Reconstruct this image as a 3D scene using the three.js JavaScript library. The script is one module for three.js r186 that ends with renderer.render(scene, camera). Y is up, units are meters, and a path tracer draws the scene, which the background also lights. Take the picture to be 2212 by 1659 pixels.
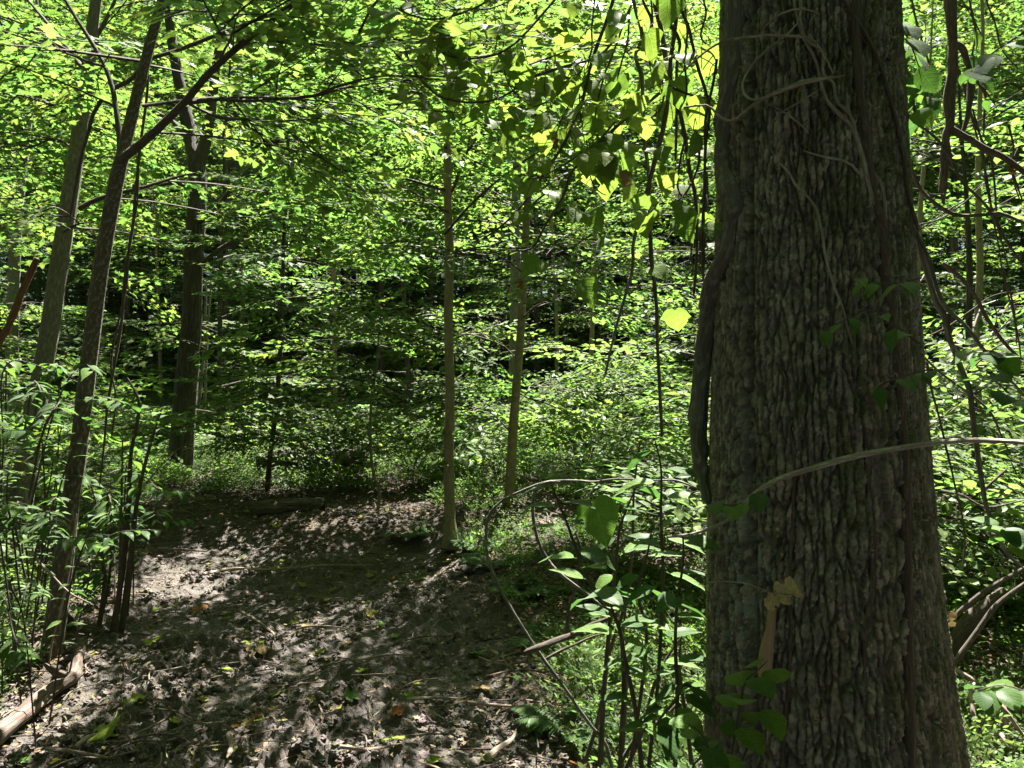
import * as THREE from 'three';
import { mergeGeometries } from 'three/addons/utils/BufferGeometryUtils.js';
import { createNoise2D, createNoise3D } from 'simplex-noise';

// ---------- camera, sky, sun, exposure ----------
const EYE = 1.6, F = 1671, CX = 1106, CY = 829.5;          // focal length and centre of a 2212 x 1659 view of the photograph
const scene = new THREE.Scene();
const camera = new THREE.PerspectiveCamera(2 * Math.atan(CY / F) * 180 / Math.PI, 4 / 3, 0.05, 400);
camera.position.set(0, EYE, 0); camera.lookAt(0, EYE, -10);
const renderer = new THREE.WebGLRenderer({ antialias: true });
renderer.toneMapping = THREE.LinearToneMapping;
renderer.toneMappingExposure = 8.3;
renderer.shadowMap.enabled = true;
const SAZ = 0.24, SEL = 0.98;                               // the sun: ahead, a little to the right, about 56 degrees up
const SUN = new THREE.Vector3(Math.sin(SAZ) * Math.cos(SEL), Math.sin(SEL), -Math.cos(SAZ) * Math.cos(SEL));
const sun = new THREE.DirectionalLight(new THREE.Color(1, 0.95, 0.86), 5);
sun.name = 'sun'; sun.position.copy(SUN).multiplyScalar(60); sun.target.position.set(0, 0, -8); sun.castShadow = true;
sun.shadow.mapSize.set(4096, 4096);
Object.assign(sun.shadow.camera, { left: -40, right: 40, top: 40, bottom: -40, near: 1, far: 160 });
scene.add(sun, sun.target);
{ // an even summer sky with thin haze, brighter round the sun
  const W = 256, Hh = 128, data = new Float32Array(W * Hh * 4), v = new THREE.Vector3();
  for (let j = 0; j < Hh; j++) for (let i = 0; i < W; i++) {
    const up = ((j + 0.5) / Hh - 0.5) * Math.PI, az = ((i + 0.5) / W - 0.5) * 2 * Math.PI;
    v.set(Math.cos(az) * Math.cos(up), Math.sin(up), Math.sin(az) * Math.cos(up));
    const hz = Math.pow(1 - Math.max(0, v.y), 3), c = Math.max(0, v.dot(SUN)), glow = 0.5 * Math.pow(c, 12) + 1.2 * Math.pow(c, 90);
    const o = (j * W + i) * 4;
    data[o] = 0.058 + 0.03 * hz + glow; data[o + 1] = 0.075 + 0.024 * hz + glow * 0.97; data[o + 2] = 0.10 + 0.008 * hz + glow * 0.92; data[o + 3] = 1;
  }
  const t = new THREE.DataTexture(data, W, Hh, THREE.RGBAFormat, THREE.FloatType);
  t.mapping = THREE.EquirectangularReflectionMapping; t.magFilter = t.minFilter = THREE.LinearFilter; t.needsUpdate = true;
  scene.background = t; scene.environment = t;
}

// ---------- small helpers ----------
function rngOf(a) { return () => { a = (a + 0x6d2b79f5) | 0; let t = Math.imul(a ^ (a >>> 15), 1 | a); t = (t + Math.imul(t ^ (t >>> 7), 61 | t)) ^ t; return ((t ^ (t >>> 14)) >>> 0) / 4294967296; }; }
const rnd = rngOf(77);
const rr = (a, b, r = rnd) => a + (b - a) * r();
const gauss = (r = rnd) => (r() + r() + r() + r() - 2) * 0.87;
const n2 = createNoise2D(rngOf(5)), n3 = createNoise3D(rngOf(9));
const clamp = (x, a = 0, b = 1) => Math.min(b, Math.max(a, x));
const ss = (x, a, b) => { const t = clamp((x - a) / (b - a)); return t * t * (3 - 2 * t); };
const lerp = (a, b, t) => a + (b - a) * t;
const V = (x, y, z) => new THREE.Vector3(x, y, z);
const fbm = (x, y, o = 4) => { let s = 0, a = 0.5; for (let i = 0; i < o; i++) { s += a * n2(x, y); x = x * 2.03 + 7.1; y = y * 2.03 + 3.3; a *= 0.5; } return s; };
const used = new Map();
function numbered(name) { const k = used.get(name) ?? -1; used.set(name, k + 1); return k < 0 ? name : name + '_' + String(k + 1).padStart(3, '0'); }
function tag(o, label, category, group, kind) {
  if (label) o.userData.label = label; if (category) o.userData.category = category; if (group) o.userData.group = group; if (kind) o.userData.kind = kind;
  return o;
}
function thing(name, label, category, group, pos) {
  const g = new THREE.Group(); g.name = numbered(name); if (pos) g.position.copy(pos); scene.add(g);
  return tag(g, label, category, group);
}
function put(name, geo, mat, parent, pos) {                   // a mesh; under a thing it keeps world coordinates by undoing the thing's own place
  const m = new THREE.Mesh(geo, mat); m.castShadow = m.receiveShadow = true;
  if (parent) { m.name = name; m.position.copy(parent.position).negate(); parent.add(m); } else { m.name = numbered(name); scene.add(m); }
  if (pos) m.position.add(pos);
  return m;
}
const later = [];                                              // alike things get their own labels at the end, by their neighbours
const P = (x, y, d) => V((x - CX) / F * d, EYE - (y - CY) / F * d, -d);   // where a point of the view lies at a known distance

// ---------- the lie of the land ----------
const pathC = (d) => -0.5 - 0.13 * d - 0.011 * d * d, pathW = (d) => 1.08 + 0.05 * d;
function pathMask(x, z) {                                      // 1 on the bare mud, 0 in the growth beside it
  const d = -z, q = Math.abs(x - pathC(d)) / pathW(d) + 0.16 * n2(x * 1.3, z * 1.3) + 0.06 * n2(x * 5, z * 5);
  return (1 - ss(q, 0.86, 1.12)) * (1 - ss(d + 0.5 * n2(x * 0.9, 3), 7.4, 8.0));
}
function H0(x, z) {
  const d = -z, q = (x - pathC(d)) / pathW(d);
  let h = 0.2 * ss(q, 0.8, 1.7) * ss(d, 3.6, 6) + 0.09 * ss(-q, 0.9, 1.6) + 0.16 * ss(d, 7.4, 8.4) + Math.max(0, d - 10) * 0.02;
  h += Math.max(0, d - 15) * 0.11 * (1 - 0.55 * ss(x, 2, 14)) + 0.05 * n2(x * 0.35, z * 0.35) + 0.5 * n2(x * 0.05, z * 0.05) * ss(d, 12, 30);
  return Math.max(h, -2);
}
function H(x, z) {
  const m = pathMask(x, z), far = 1 - ss(-z, 9, 16);
  if (far <= 0) return H0(x, z);
  const wx = x + 0.12 * n2(x * 2.1, z * 2.1), wz = z + 0.12 * n2(z * 2.3 + 4, x * 2.3);
  const clod = 1 - Math.abs(n2(wx * 2.6, wz * 3.4)), lump = 1 - Math.abs(n2(wx * 7.5 + 3, wz * 8.5)), grit = n2(x * 24, z * 24), fine = n2(x * 55, z * 55);
  const rough = 0.35 + 0.65 * ss(n2(x * 0.8 + 9, z * 0.7), -0.3, 0.5);
  return H0(x, z) + far * (m * rough * (0.07 * Math.pow(clod, 2.2) + 0.026 * Math.pow(lump, 2) + 0.013 * grit + 0.008 * fine) + (1 - m) * (0.03 * lump + 0.012 * grit) - 0.05 * m);
}
function onGround(x, y) {                                      // where the line of sight through a point of the view meets the ground
  const v = V((x - CX) / F, -(y - CY) / F, -1);
  for (let d = 1.5; d < 60; d += 0.02) if (EYE + v.y * d < H0(v.x * d, -d)) return V(v.x * d, H(v.x * d, -d), -d);
  return P(x, y, 20);
}

// ---------- geometry collector ----------
class Geo {
  constructor() { this.p = []; this.n = []; this.u = []; this.c = []; this.i = []; }
  get count() { return this.p.length / 3; }
  v(x, y, z, c, u = 0, w = 0) { this.p.push(x, y, z); this.u.push(u, w); if (c) this.c.push(c[0], c[1], c[2]); return this.p.length / 3 - 1; }
  build(smooth = true) {
    const g = new THREE.BufferGeometry();
    g.setAttribute('position', new THREE.BufferAttribute(new Float32Array(this.p), 3));
    g.setAttribute('uv', new THREE.BufferAttribute(new Float32Array(this.u), 2));
    if (this.c.length) g.setAttribute('color', new THREE.BufferAttribute(new Float32Array(this.c), 3));
    g.setIndex(this.p.length / 3 > 65535 ? new THREE.BufferAttribute(new Uint32Array(this.i), 1) : new THREE.BufferAttribute(new Uint16Array(this.i), 1));
    if (smooth) g.computeVertexNormals();
    return g;
  }
  // a tapered, slightly uneven round stem along points with a radius at each
  tube(pts, rad, { seg = 8, step = 0.12, color = null, knob = 0, seed = 1, tip = true } = {}) {
    const curve = new THREE.CatmullRomCurve3(pts, false, 'centripetal'), L = curve.getLength(), N = Math.max(2, Math.ceil(L / step));
    const radius = (t) => { if (typeof rad === 'number') return rad; const f = t * (rad.length - 1), k = Math.min(rad.length - 2, Math.floor(f)); return lerp(rad[k], rad[k + 1], f - k); };
    const nrm = V(), bi = V(), tan = V(), q = V(), start = this.count;
    let prev = null;
    for (let k = 0; k <= N; k++) {
      const t = k / N; curve.getPoint(t, q); curve.getTangent(t, tan);
      if (!prev) nrm.set(Math.abs(tan.x) < 0.9 ? 1 : 0, 0, Math.abs(tan.x) < 0.9 ? 0 : 1); else nrm.copy(prev);
      nrm.addScaledVector(tan, -nrm.dot(tan)).normalize(); prev = nrm.clone(); bi.crossVectors(tan, nrm);
      const r0 = radius(t) * (tip && k === N ? 0.25 : 1);
      for (let s = 0; s <= seg; s++) {
        const a = (s % seg) / seg * Math.PI * 2, r = r0 * (1 + knob * n3(Math.cos(a) * 0.8 + seed * 7, Math.sin(a) * 0.8, t * L / Math.max(0.02, r0) * 0.12));
        this.v(q.x + (nrm.x * Math.cos(a) + bi.x * Math.sin(a)) * r, q.y + (nrm.y * Math.cos(a) + bi.y * Math.sin(a)) * r, q.z + (nrm.z * Math.cos(a) + bi.z * Math.sin(a)) * r, color, s / seg * 6.28 * radius(0), t * L);
      }
    }
    const R = seg + 1;
    for (let k = 0; k < N; k++) for (let s = 0; s < seg; s++) { const a = start + k * R + s; this.i.push(a, a + 1, a + R, a + 1, a + R + 1, a + R); }
    for (const k of [0, N]) { const a = start + k * R; for (let s = 1; s < seg - 1; s++) k ? this.i.push(a, a + s, a + s + 1) : this.i.push(a, a + s + 1, a + s); }
    return this;
  }
}
const tubeGeo = (pts, rad, o) => new Geo().tube(pts, rad, o).build();

// ---------- procedural textures ----------
function tex(size, fn, srgb) {                                 // fn(u, v) gives three linear values
  const data = new Uint8Array(size * size * 4);
  for (let j = 0; j < size; j++) for (let i = 0; i < size; i++) {
    const c = fn((i + 0.5) / size, (j + 0.5) / size), o = (j * size + i) * 4;
    for (let k = 0; k < 3; k++) { const x = clamp(c[k]); data[o + k] = 255 * (srgb ? (x <= 0.0031308 ? x * 12.92 : 1.055 * Math.pow(x, 1 / 2.4) - 0.055) : x); }
    data[o + 3] = 255;
  }
  const t = new THREE.DataTexture(data, size, size); t.wrapS = t.wrapT = THREE.RepeatWrapping; t.magFilter = THREE.LinearFilter; t.minFilter = THREE.LinearFilter;
  if (srgb) t.colorSpace = THREE.SRGBColorSpace; t.needsUpdate = true;
  return t;
}
const TAU = Math.PI * 2;
function torus(u, v, f, g, s) {                                // noise that repeats without a seam: blend of four shifted reads
  const a = n3(u * f, v * g, s), b = n3((u - 1) * f, v * g, s), c = n3(u * f, (v - 1) * g, s), d = n3((u - 1) * f, (v - 1) * g, s);
  const wu = ss(u, 0.7, 1), wv = ss(v, 0.7, 1);
  return lerp(lerp(a, b, wu), lerp(c, d, wu), wv);
}
const tf = (u, v, f, g, s, o = 4) => { let x = 0, a = 0.55; for (let k = 0; k < o; k++) { x += a * torus(u, v, f, g, s + k * 5); f *= 2.1; g *= 2.1; a *= 0.55; } return x; };
function barkMat(name, base, patch, dark, { vertical = 3, lichen = 0.35, cracks = 0.4, tile = [0.4, 0.8], bump = 0.006 } = {}) {
  const s = name.length * 1.7;
  const height = (u, v) => { const r = 1 - Math.abs(tf(u, v, 9, 9 / vertical, s, 3)) * 1.6; return clamp(0.5 + 0.5 * tf(u, v, 14, 14 / vertical, s + 3) - cracks * ss(r, 0.75, 1)); };
  const map = tex(256, (u, v) => {
    const k = 0.5 + 0.5 * tf(u, v, 7, 7 / vertical, s), li = ss(tf(u, v, 6, 5, s + 40, 4), 0.3 - lichen * 0.5, 0.45 - lichen * 0.5), cr = ss(1 - Math.abs(tf(u, v, 9, 9 / vertical, s, 3)) * 1.6, 0.8, 1) * cracks;
    return [0, 1, 2].map((c) => { let x = base[c] * (0.65 + 0.7 * k); x = lerp(x, patch[c] * (0.8 + 0.4 * k), li); return lerp(x, dark[c], clamp(cr * 1.4)); });
  }, true);
  const bmp = tex(256, (u, v) => { const h = height(u, v); return [h, h, h]; });
  for (const t of [map, bmp]) t.repeat.set(1 / tile[0], 1 / tile[1]);
  return new THREE.MeshStandardMaterial({ name, map, bumpMap: bmp, bumpScale: bump, roughness: 0.92 });
}
const M = {
  spotted: barkMat('spotted bark', [0.079, 0.0581, 0.0418], [0.1581, 0.1535, 0.1302], [0.0232, 0.0186, 0.0139], { vertical: 1.6, lichen: 0.42, cracks: 0.35, tile: [0.22, 0.3] }),
  pale: barkMat('pale bark', [0.1125, 0.104, 0.0788], [0.1631, 0.1575, 0.1237], [0.0281, 0.0253, 0.0225], { vertical: 1.3, lichen: 0.3, cracks: 0.25, tile: [0.3, 0.45] }),
  dark: barkMat('dark furrowed bark', [0.055, 0.045, 0.035], [0.085, 0.08, 0.065], [0.015, 0.0125, 0.01], { vertical: 6, lichen: 0.15, cracks: 0.8, tile: [0.45, 1.1], bump: 0.02 }),
  smooth: barkMat('smooth grey bark', [0.1638, 0.1354, 0.0788], [0.2079, 0.189, 0.126], [0.0441, 0.0378, 0.0284], { vertical: 0.7, lichen: 0.3, cracks: 0.2, tile: [0.3, 0.5], bump: 0.003 }),
  red: barkMat('reddish bark', [0.12, 0.052, 0.028], [0.16, 0.096, 0.064], [0.032, 0.016, 0.012], { vertical: 4, lichen: 0.1, tile: [0.15, 0.4] }),
  vine: barkMat('vine bark', [0.0562, 0.0413, 0.03], [0.09, 0.075, 0.06], [0.0225, 0.0188, 0.015], { vertical: 5, tile: [0.06, 0.3], bump: 0.002 }),
  greyVine: barkMat('grey vine bark', [0.085, 0.0782, 0.0646], [0.136, 0.1394, 0.1156], [0.0612, 0.0544, 0.0408], { vertical: 5, lichen: 0.3, tile: [0.12, 0.35], bump: 0.004 }),
  limb: barkMat('dark limb bark', [0.051, 0.039, 0.0288], [0.078, 0.066, 0.051], [0.018, 0.015, 0.012], { vertical: 3, tile: [0.1, 0.3], bump: 0.002 }),
  paleVine: barkMat('pale vine bark', [0.18, 0.1613, 0.1312], [0.24, 0.2325, 0.195], [0.0675, 0.06, 0.045], { vertical: 5, lichen: 0.3, tile: [0.06, 0.3], bump: 0.002 }),
  wood: barkMat('weathered wood', [0.09, 0.0607, 0.0473], [0.135, 0.108, 0.09], [0.036, 0.0225, 0.018], { vertical: 9, lichen: 0.25, cracks: 0.6, tile: [0.2, 0.7], bump: 0.006 }),
  stick: barkMat('dead stick', [0.18, 0.138, 0.108], [0.252, 0.216, 0.18], [0.06, 0.042, 0.03], { vertical: 5, tile: [0.08, 0.3], bump: 0.002 }),
};
// thin leaves: half of the light that meets them comes through
const leafMat = new THREE.MeshPhysicalMaterial({ name: 'leaf', color: 0xffffff, vertexColors: true, roughness: 1, transmission: 0.68, thickness: 0, specularIntensity: 0.2, clearcoat: 0.28, clearcoatRoughness: 0.38, side: THREE.DoubleSide });

// ---------- leaves ----------
const TWIG = [0.045, 0.035, 0.025];
const lobes = [[0, 0.09], [0.16, 0.33], [0.3, 0.2], [0.5, 0.54], [0.56, 0.19], [0.78, 0.17]];   // half outline of a lobed leaf: (along, across)
function basis(pos, dir, up, size) {
  const x = dir.clone().normalize(), z = V().crossVectors(x, up).normalize(), y = V().crossVectors(z, x);
  return { pos, x, y, z, size };
}
const at3 = (b, x, y, z) => [b.pos.x + (b.x.x * x + b.y.x * y + b.z.x * z) * b.size, b.pos.y + (b.x.y * x + b.y.y * y + b.z.y * z) * b.size, b.pos.z + (b.x.z * x + b.y.z * y + b.z.z * z) * b.size];
function leafInto(G, kind, b, c, r) {
  const vv = (x, y, z) => G.v(...at3(b, x, y, z), c), fold = rr(0.02, 0.16, r), droop = rr(0, 0.25, r);
  if (kind === 'maple') {
    const mid = vv(0.42, 0, 0);
    for (const s of [1, -1]) {
      let prev = vv(0, 0, 0);
      for (const [x, w] of lobes.slice(1)) { const q = vv(x, Math.abs(w) * fold - droop * x * x, w * s * 0.98); s > 0 ? G.i.push(mid, prev, q) : G.i.push(mid, q, prev); prev = q; }
      const tip = vv(1, -droop, 0); s > 0 ? G.i.push(mid, prev, tip) : G.i.push(mid, tip, prev);
    }
  } else {
    const w = kind === 'narrow' ? 0.17 : 0.27, m = [vv(0, 0, 0), vv(0.3, -droop * 0.09, 0), vv(0.68, -droop * 0.45, 0), vv(1, -droop, 0)];
    for (const s of [1, -1]) {
      const a = vv(0.25, fold * w, w * 0.86 * s), e = vv(0.6, fold * w - droop * 0.36, w * s);
      for (const [p, q, t] of [[m[0], a, m[1]], [m[1], a, e], [m[1], e, m[2]], [m[2], e, m[3]]]) s > 0 ? G.i.push(p, t, q) : G.i.push(p, q, t);
    }
  }
}
const LEAFCOL = { maple: [0.095, 0.177, 0.032], oval: [0.1, 0.182, 0.036], narrow: [0.1, 0.18, 0.036] };
function makeSpray(kind, seed, L = 0.9, gap = 0.075) {         // one flat leafy branch end, along +x
  const r = rngOf(seed), G = new Geo(), base = LEAFCOL[kind];
  const main = (t) => V(t * L, -0.10 * t * t * L + 0.015 * Math.sin(t * 7 + seed), 0.05 * L * Math.sin(t * 4 + seed * 2));
  const twig = (pts, r0) => G.tube(pts, [r0, r0 * 0.35], { seg: 3, step: 0.16, color: TWIG });
  const leafAt = (p, ang, near) => {
    const size = (kind === 'maple' ? rr(0.075, 0.125, r) : kind === 'narrow' ? rr(0.08, 0.12, r) : rr(0.06, 0.095, r)) * (near ? 1.05 : 1);
    const dir = V(Math.cos(ang), rr(-0.35, 0.2, r), Math.sin(ang)), up = V(gauss(r) * 0.5, 1, gauss(r) * 0.5);
    const k = rr(0.72, 1.25, r), y = rr(0.85, 1.25, r), c = [base[0] * k * y, base[1] * k, base[2] * k];
    const q = p.clone().addScaledVector(dir, 0.022);
    leafInto(G, kind, basis(q, dir, up, size), c, r);
  };
  const along = (f, len, ang, from) => { for (let t = from, s = 1; t < 1.0; t += gap / len, s = -s) leafAt(f(t), ang + s * rr(0.5, 1.1, r)); leafAt(f(1), ang + rr(-0.3, 0.3, r), true); };
  twig([0, 0.33, 0.66, 1].map(main), 0.006); along(main, L, 0, 0.12);
  const n = 5;
  for (let k = 0; k < n; k++) {
    const t = 0.12 + 0.72 * k / (n - 1), s = k % 2 ? 1 : -1, ang = s * rr(0.6, 1.0, r), len = L * (0.2 + 0.42 * (1 - t)) * rr(0.8, 1.2, r), o = main(t), dy = rr(-0.18, 0.12, r);
    const f = (q) => V(o.x + Math.cos(ang) * len * q, o.y + dy * len * q - 0.08 * len * q * q, o.z + Math.sin(ang) * len * q);
    twig([0, 0.5, 1].map(f), 0.0035); along(f, len, ang, 0.25);
  }
  return G.build(false);
}
const SPRAY = { maple: [1, 2, 3].map((s) => makeSpray('maple', s)), oval: [11, 12, 13].map((s) => makeSpray('oval', s, 0.75, 0.052)), narrow: [21, 22].map((s) => makeSpray('narrow', s, 0.8, 0.07)) };

// Where the roof of leaves above the view stands open to the sun: gaps are holes of the crowns, measured across the sun's rays.
const SU = V().crossVectors(SUN, V(0, 1, 0)).normalize(), SV = V().crossVectors(SU, SUN);
const gaps = [], wide = [], closed = [];
const gap = (p, r) => gaps.push([p.dot(SU), p.dot(SV), r, p.y]);
const clear = (p, r) => wide.push([p.dot(SU), p.dot(SV), r]);
const close = (p, r) => closed.push([p.dot(SU), p.dot(SV), r]);
function shaded(p, size) {                                      // keep this spray?
  const d = -p.z;
  const seen = d > 0.5 && Math.abs(p.x) < 0.72 * d + 0.6 && p.y < EYE + 0.53 * d + 0.5;
  const u = p.dot(SU), v = p.dot(SV);
  for (const [x, y, z, q, w] of OPENLY) if (d > 4.6 && d < -z - 0.2 && p.y > q && p.y < w && Math.abs(p.x / d - x / -z) < 0.42 / d && rnd() < 0.85) return false;   // few twigs hang before the trunks that stand free
  for (const [a, b, r, y] of gaps) if (p.y > y + 1.1 && Math.hypot(u - a, v - b) < r + size * 0.12) return false;
  if (seen || p.z > -2.5) return true;
  for (const [a, b, r] of wide) if (Math.hypot(u - a, v - b) < r) return false;
  for (const [a, b, r] of closed) if (Math.hypot(u - a, v - b) < r) return true;
  return n2(u * 0.16 + 31, v * 0.22 + 7) + 0.55 * n2(u * 0.5 + 3, v * 0.6) < OPEN;
}
const OPENLY = [[-5.0, 0, -11.6, 0.3, 4.2], [-4.75, 0, -11.6, 2.2, 5], [-0.59, 0, -7.2, 0.2, 4.0], [0.08, 0, -8.2, 0.2, 3.2]];
let OPEN = -0.05;
class Crown {                                                   // collects the sprays of one tree and adds them as its crown
  constructor(kind) { this.kind = kind; this.list = SPRAY[kind].map(() => []); this.n = 0; }
  add(pos, dir, scale = 1, tint = 1, up = null) {
    dir = dir.clone().normalize(); dir.y += gauss() * 0.36;
    const x = dir.clone().normalize();
    if (!shaded(pos.clone().addScaledVector(x, 0.42 * scale), 0.9 * scale)) return;
    const u = up ?? V(gauss() * 0.34, 1, gauss() * 0.34), z = V().crossVectors(x, u).normalize(), y = V().crossVectors(z, x);
    const m = new THREE.Matrix4().makeBasis(x, y, z).scale(V(scale, scale, rnd() < 0.5 ? scale : scale * 0.92)).setPosition(pos);
    const k = tint * rr(0.82, 1.2);
    this.list[Math.floor(rnd() * this.list.length)].push([m, [k * rr(0.88, 1.14), k, k * rr(0.8, 1.1)]]); this.n++;
  }
  // sprays to both sides along a limb
  dress(pts, { from = 0.3, step = 0.3, scale = 1, tint = 1, rise = 0 } = {}) {
    const c = new THREE.CatmullRomCurve3(pts), L = c.getLength(), t = V(); let s = 1;
    for (let q = from; q < 1; q += step / L * rr(0.75, 1.25)) {
      c.getTangentAt(q, t); const p = c.getPointAt(q), a = s * rr(0.45, 1.25); s = -s;
      const d = V(t.x * Math.cos(a) - t.z * Math.sin(a), t.y * 0.35 + rr(-0.15, 0.12) + rise, t.x * Math.sin(a) + t.z * Math.cos(a));
      this.add(p, d, scale * rr(0.75, 1.15), tint);
    }
    c.getTangentAt(1, t); this.add(c.getPointAt(1), V(t.x, t.y * 0.5, t.z), scale, tint);
  }
  finish(parent, mat = leafMat, name = 'crown') {
    this.list.forEach((l, k) => {
      if (!l.length) return;
      const m = new THREE.InstancedMesh(SPRAY[this.kind][k], mat, l.length), c = new THREE.Color();
      m.name = name; m.castShadow = m.receiveShadow = true; m.userData.kind = 'stuff';
      l.forEach(([mt, col], i) => { m.setMatrixAt(i, mt); m.setColorAt(i, c.setRGB(...col)); });
      if (parent) { m.position.copy(parent.position).negate(); parent.add(m); } else scene.add(m);
    });
  }
}

// ---------- trees ----------
function limbTo(o, az, el, len, sag = 0.1, r = rnd) {
  const out = [o.clone()], h = V(Math.cos(az), 0, Math.sin(az)); let y = el;
  for (let k = 1; k <= 4; k++) { const q = out[k - 1].clone(); q.addScaledVector(h, len / 4 * Math.cos(y)); q.y += len / 4 * Math.sin(y); q.x += gauss(r) * len * 0.025; q.z += gauss(r) * len * 0.025; y -= sag; out.push(q); }
  return out;
}
// a whole tree from the ground: trunk, limbs and crown
function tree(name, label, category, group, o) {
  const base = V(o.x, H0(o.x, o.z) - 0.08, o.z), h = o.h, t = thing(name, label, category, group, base);
  const lean = o.lean ?? [gauss() * 0.05, gauss() * 0.05], tr = [];
  for (let k = 0; k <= 7; k++) { const f = k / 7; tr.push(V(base.x + lean[0] * h * f + gauss() * 0.012 * h * f, base.y + h * f, base.z + lean[1] * h * f + gauss() * 0.012 * h * f)); }
  const G = new Geo().tube(tr, [o.r * 1.35, o.r, o.r * 0.92, o.r * 0.84, o.r * 0.72, o.r * 0.56, o.r * 0.4, o.r * 0.15], { seg: o.far ? 7 : 12, step: o.far ? 0.8 : 0.25, knob: 0.07, seed: o.x });
  const curve = new THREE.CatmullRomCurve3(tr), crown = new Crown(o.kind ?? 'maple'), n = o.limbs ?? 12;
  for (let k = 0; k < n; k++) {
    const f = lerp(o.from ?? 0.4, 0.97, (k + rnd() * 0.6) / n), p = curve.getPoint(f), q = (f - (o.from ?? 0.4)) / (1 - (o.from ?? 0.4));
    const len = (o.reach ?? 2.4) * (0.5 + 0.6 * Math.sin(Math.PI * clamp(q * 0.8 + 0.2))) * rr(0.75, 1.2), pts = limbTo(p, k * 2.4 + rnd() * 0.8, lerp(0.15, 0.8, q) * rr(0.6, 1.2), len, 0.12);
    const lr = o.r * 0.3 * Math.min(1, 0.5 + (1 - q) * 0.6);
    if (o.far) G.tube(pts, [lr, lr * 0.25], { seg: 4, step: 0.7 }); else put('limb', tubeGeo(pts, [lr, lr * 0.7, lr * 0.2], { seg: 6, step: 0.2, knob: 0.05 }), M.limb, t);
    crown.dress(pts, { from: o.bare ?? 0.25, step: o.step ?? 0.28, scale: o.scale ?? 1, tint: o.tint ?? 1 });
  }
  put('trunk', G.build(), o.bark, t);
  crown.finish(t);
  return t;
}
// a tree whose trunk and limbs follow given lines
function shapedTree(name, label, { trunk, radii, bark, limbs = [], kind = 'maple', knob = 0.06, extra = null, seg = 14, step = 0.06, category = 'tree' }) {
  const g = onFloor(trunk[0]), t = thing(name, label, category, null, g);
  put('trunk', tubeGeo(trunk, radii, { seg, step, knob, seed: trunk[0].x }), bark, t);
  const crown = new Crown(kind);
  for (const l of limbs) {
    put('limb', tubeGeo(l.pts, l.r, { seg: 7, step: 0.08, knob: 0.08, seed: l.r[0] * 99 }), M.limb, t);
    if (l.dress !== false) crown.dress(l.pts, { from: 0.3, step: 0.3, ...(l.dress ?? {}) });
    for (let k = 0; k < (l.side ?? 0); k++) {                   // thinner side branches that carry most of the leaves
      const c = new THREE.CatmullRomCurve3(l.pts), q = 0.25 + 0.7 * k / l.side, p = c.getPoint(q), tn = c.getTangent(q), az = Math.atan2(tn.z, tn.x) + (k % 2 ? 1 : -1) * rr(0.5, 1.2);
      const pts = limbTo(p, az, rr(-0.1, 0.35), rr(0.6, 1.3), 0.08);
      put('twig', tubeGeo(pts, [0.008, 0.003], { seg: 4, step: 0.12 }), M.limb, t);
      crown.dress(pts, { from: 0.2, step: 0.22, ...(l.dress || {}) });
    }
  }
  if (extra) extra(crown, t);
  crown.finish(t);
  return t;
}
// the upper crown of a tree, above the view
const topCrown = (p, y0, y1, n, reach, scale = 1.5) => (crown, t) => {
  if (y0 > 5) put('trunk', tubeGeo([p(y0 - 0.6), p((y0 + y1) / 2), p(y1)], [0.03, 0.022, 0.008], { seg: 7, step: 0.4 }), M.limb, t);
  for (let k = 0; k < n; k++) { const q = k / n, pts = limbTo(p(lerp(y0, y1, q)), k * 2.4 + rnd(), rr(0.05, 0.6), reach * rr(0.6, 1.1) * (1.1 - 0.5 * q), 0.1); put('limb', tubeGeo(pts, [0.008 * reach, 0.003], { seg: 5, step: 0.2 }), M.limb, t); crown.dress(pts, { from: 0.15, step: 0.22, scale }); }
};
const onFloor = (p) => V(p.x, H0(p.x, p.z), p.z);
const line = (d, ...xy) => { const out = []; for (let k = 0; k < xy.length; k += 2) out.push(P(xy[k], xy[k + 1], Array.isArray(d) ? lerp(d[0], d[1], k / (xy.length - 2)) : d)); return out; };

// ---------- gaps in the roof of leaves, placed where the photograph shows sun ----------
for (const [x, y, r] of [[420, 1215, 0.36], [870, 1165, 0.2], [1300, 1590, 0.42], [1420, 1600, 0.3], [1150, 1440, 0.1], [1190, 1560, 0.16], [140, 1520, 0.12], [620, 1390, 0.05], [780, 1600, 0.06]])
  gap(onGround(x, y), r);
for (const [x, y, d, r] of [[600, 930, 11, 1.0], [560, 980, 11, 0.8], [420, 1080, 6, 0.5], [330, 1100, 5.6, 0.4], [620, 560, 11, 1.2], [500, 700, 13, 1.3], [1020, 230, 8, 1.0], [880, 380, 8, 0.9], [1100, 200, 10, 1.2], [1330, 560, 9, 1.2], [1450, 530, 8, 1.0], [1400, 750, 8, 1.2], [1300, 850, 8, 1.0], [1480, 800, 7, 0.8], [1250, 650, 9, 0.8], [700, 120, 7, 1.0], [500, 100, 7, 0.7], [2100, 200, 9, 2.0], [2100, 500, 9, 2.0], [2080, 780, 8, 1.6], [2120, 900, 8, 1.2], [2150, 1250, 6, 0.7], [60, 900, 4.5, 0.6], [120, 1010, 3.9, 0.5], [1180, 700, 8, 0.7], [880, 520, 12, 0.8], [1100, 1080, 9, 0.7], [60, 420, 11, 0.8], [40, 620, 8, 0.6], [180, 620, 9, 0.6]])
  gap(P(x, y, d), r);


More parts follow.
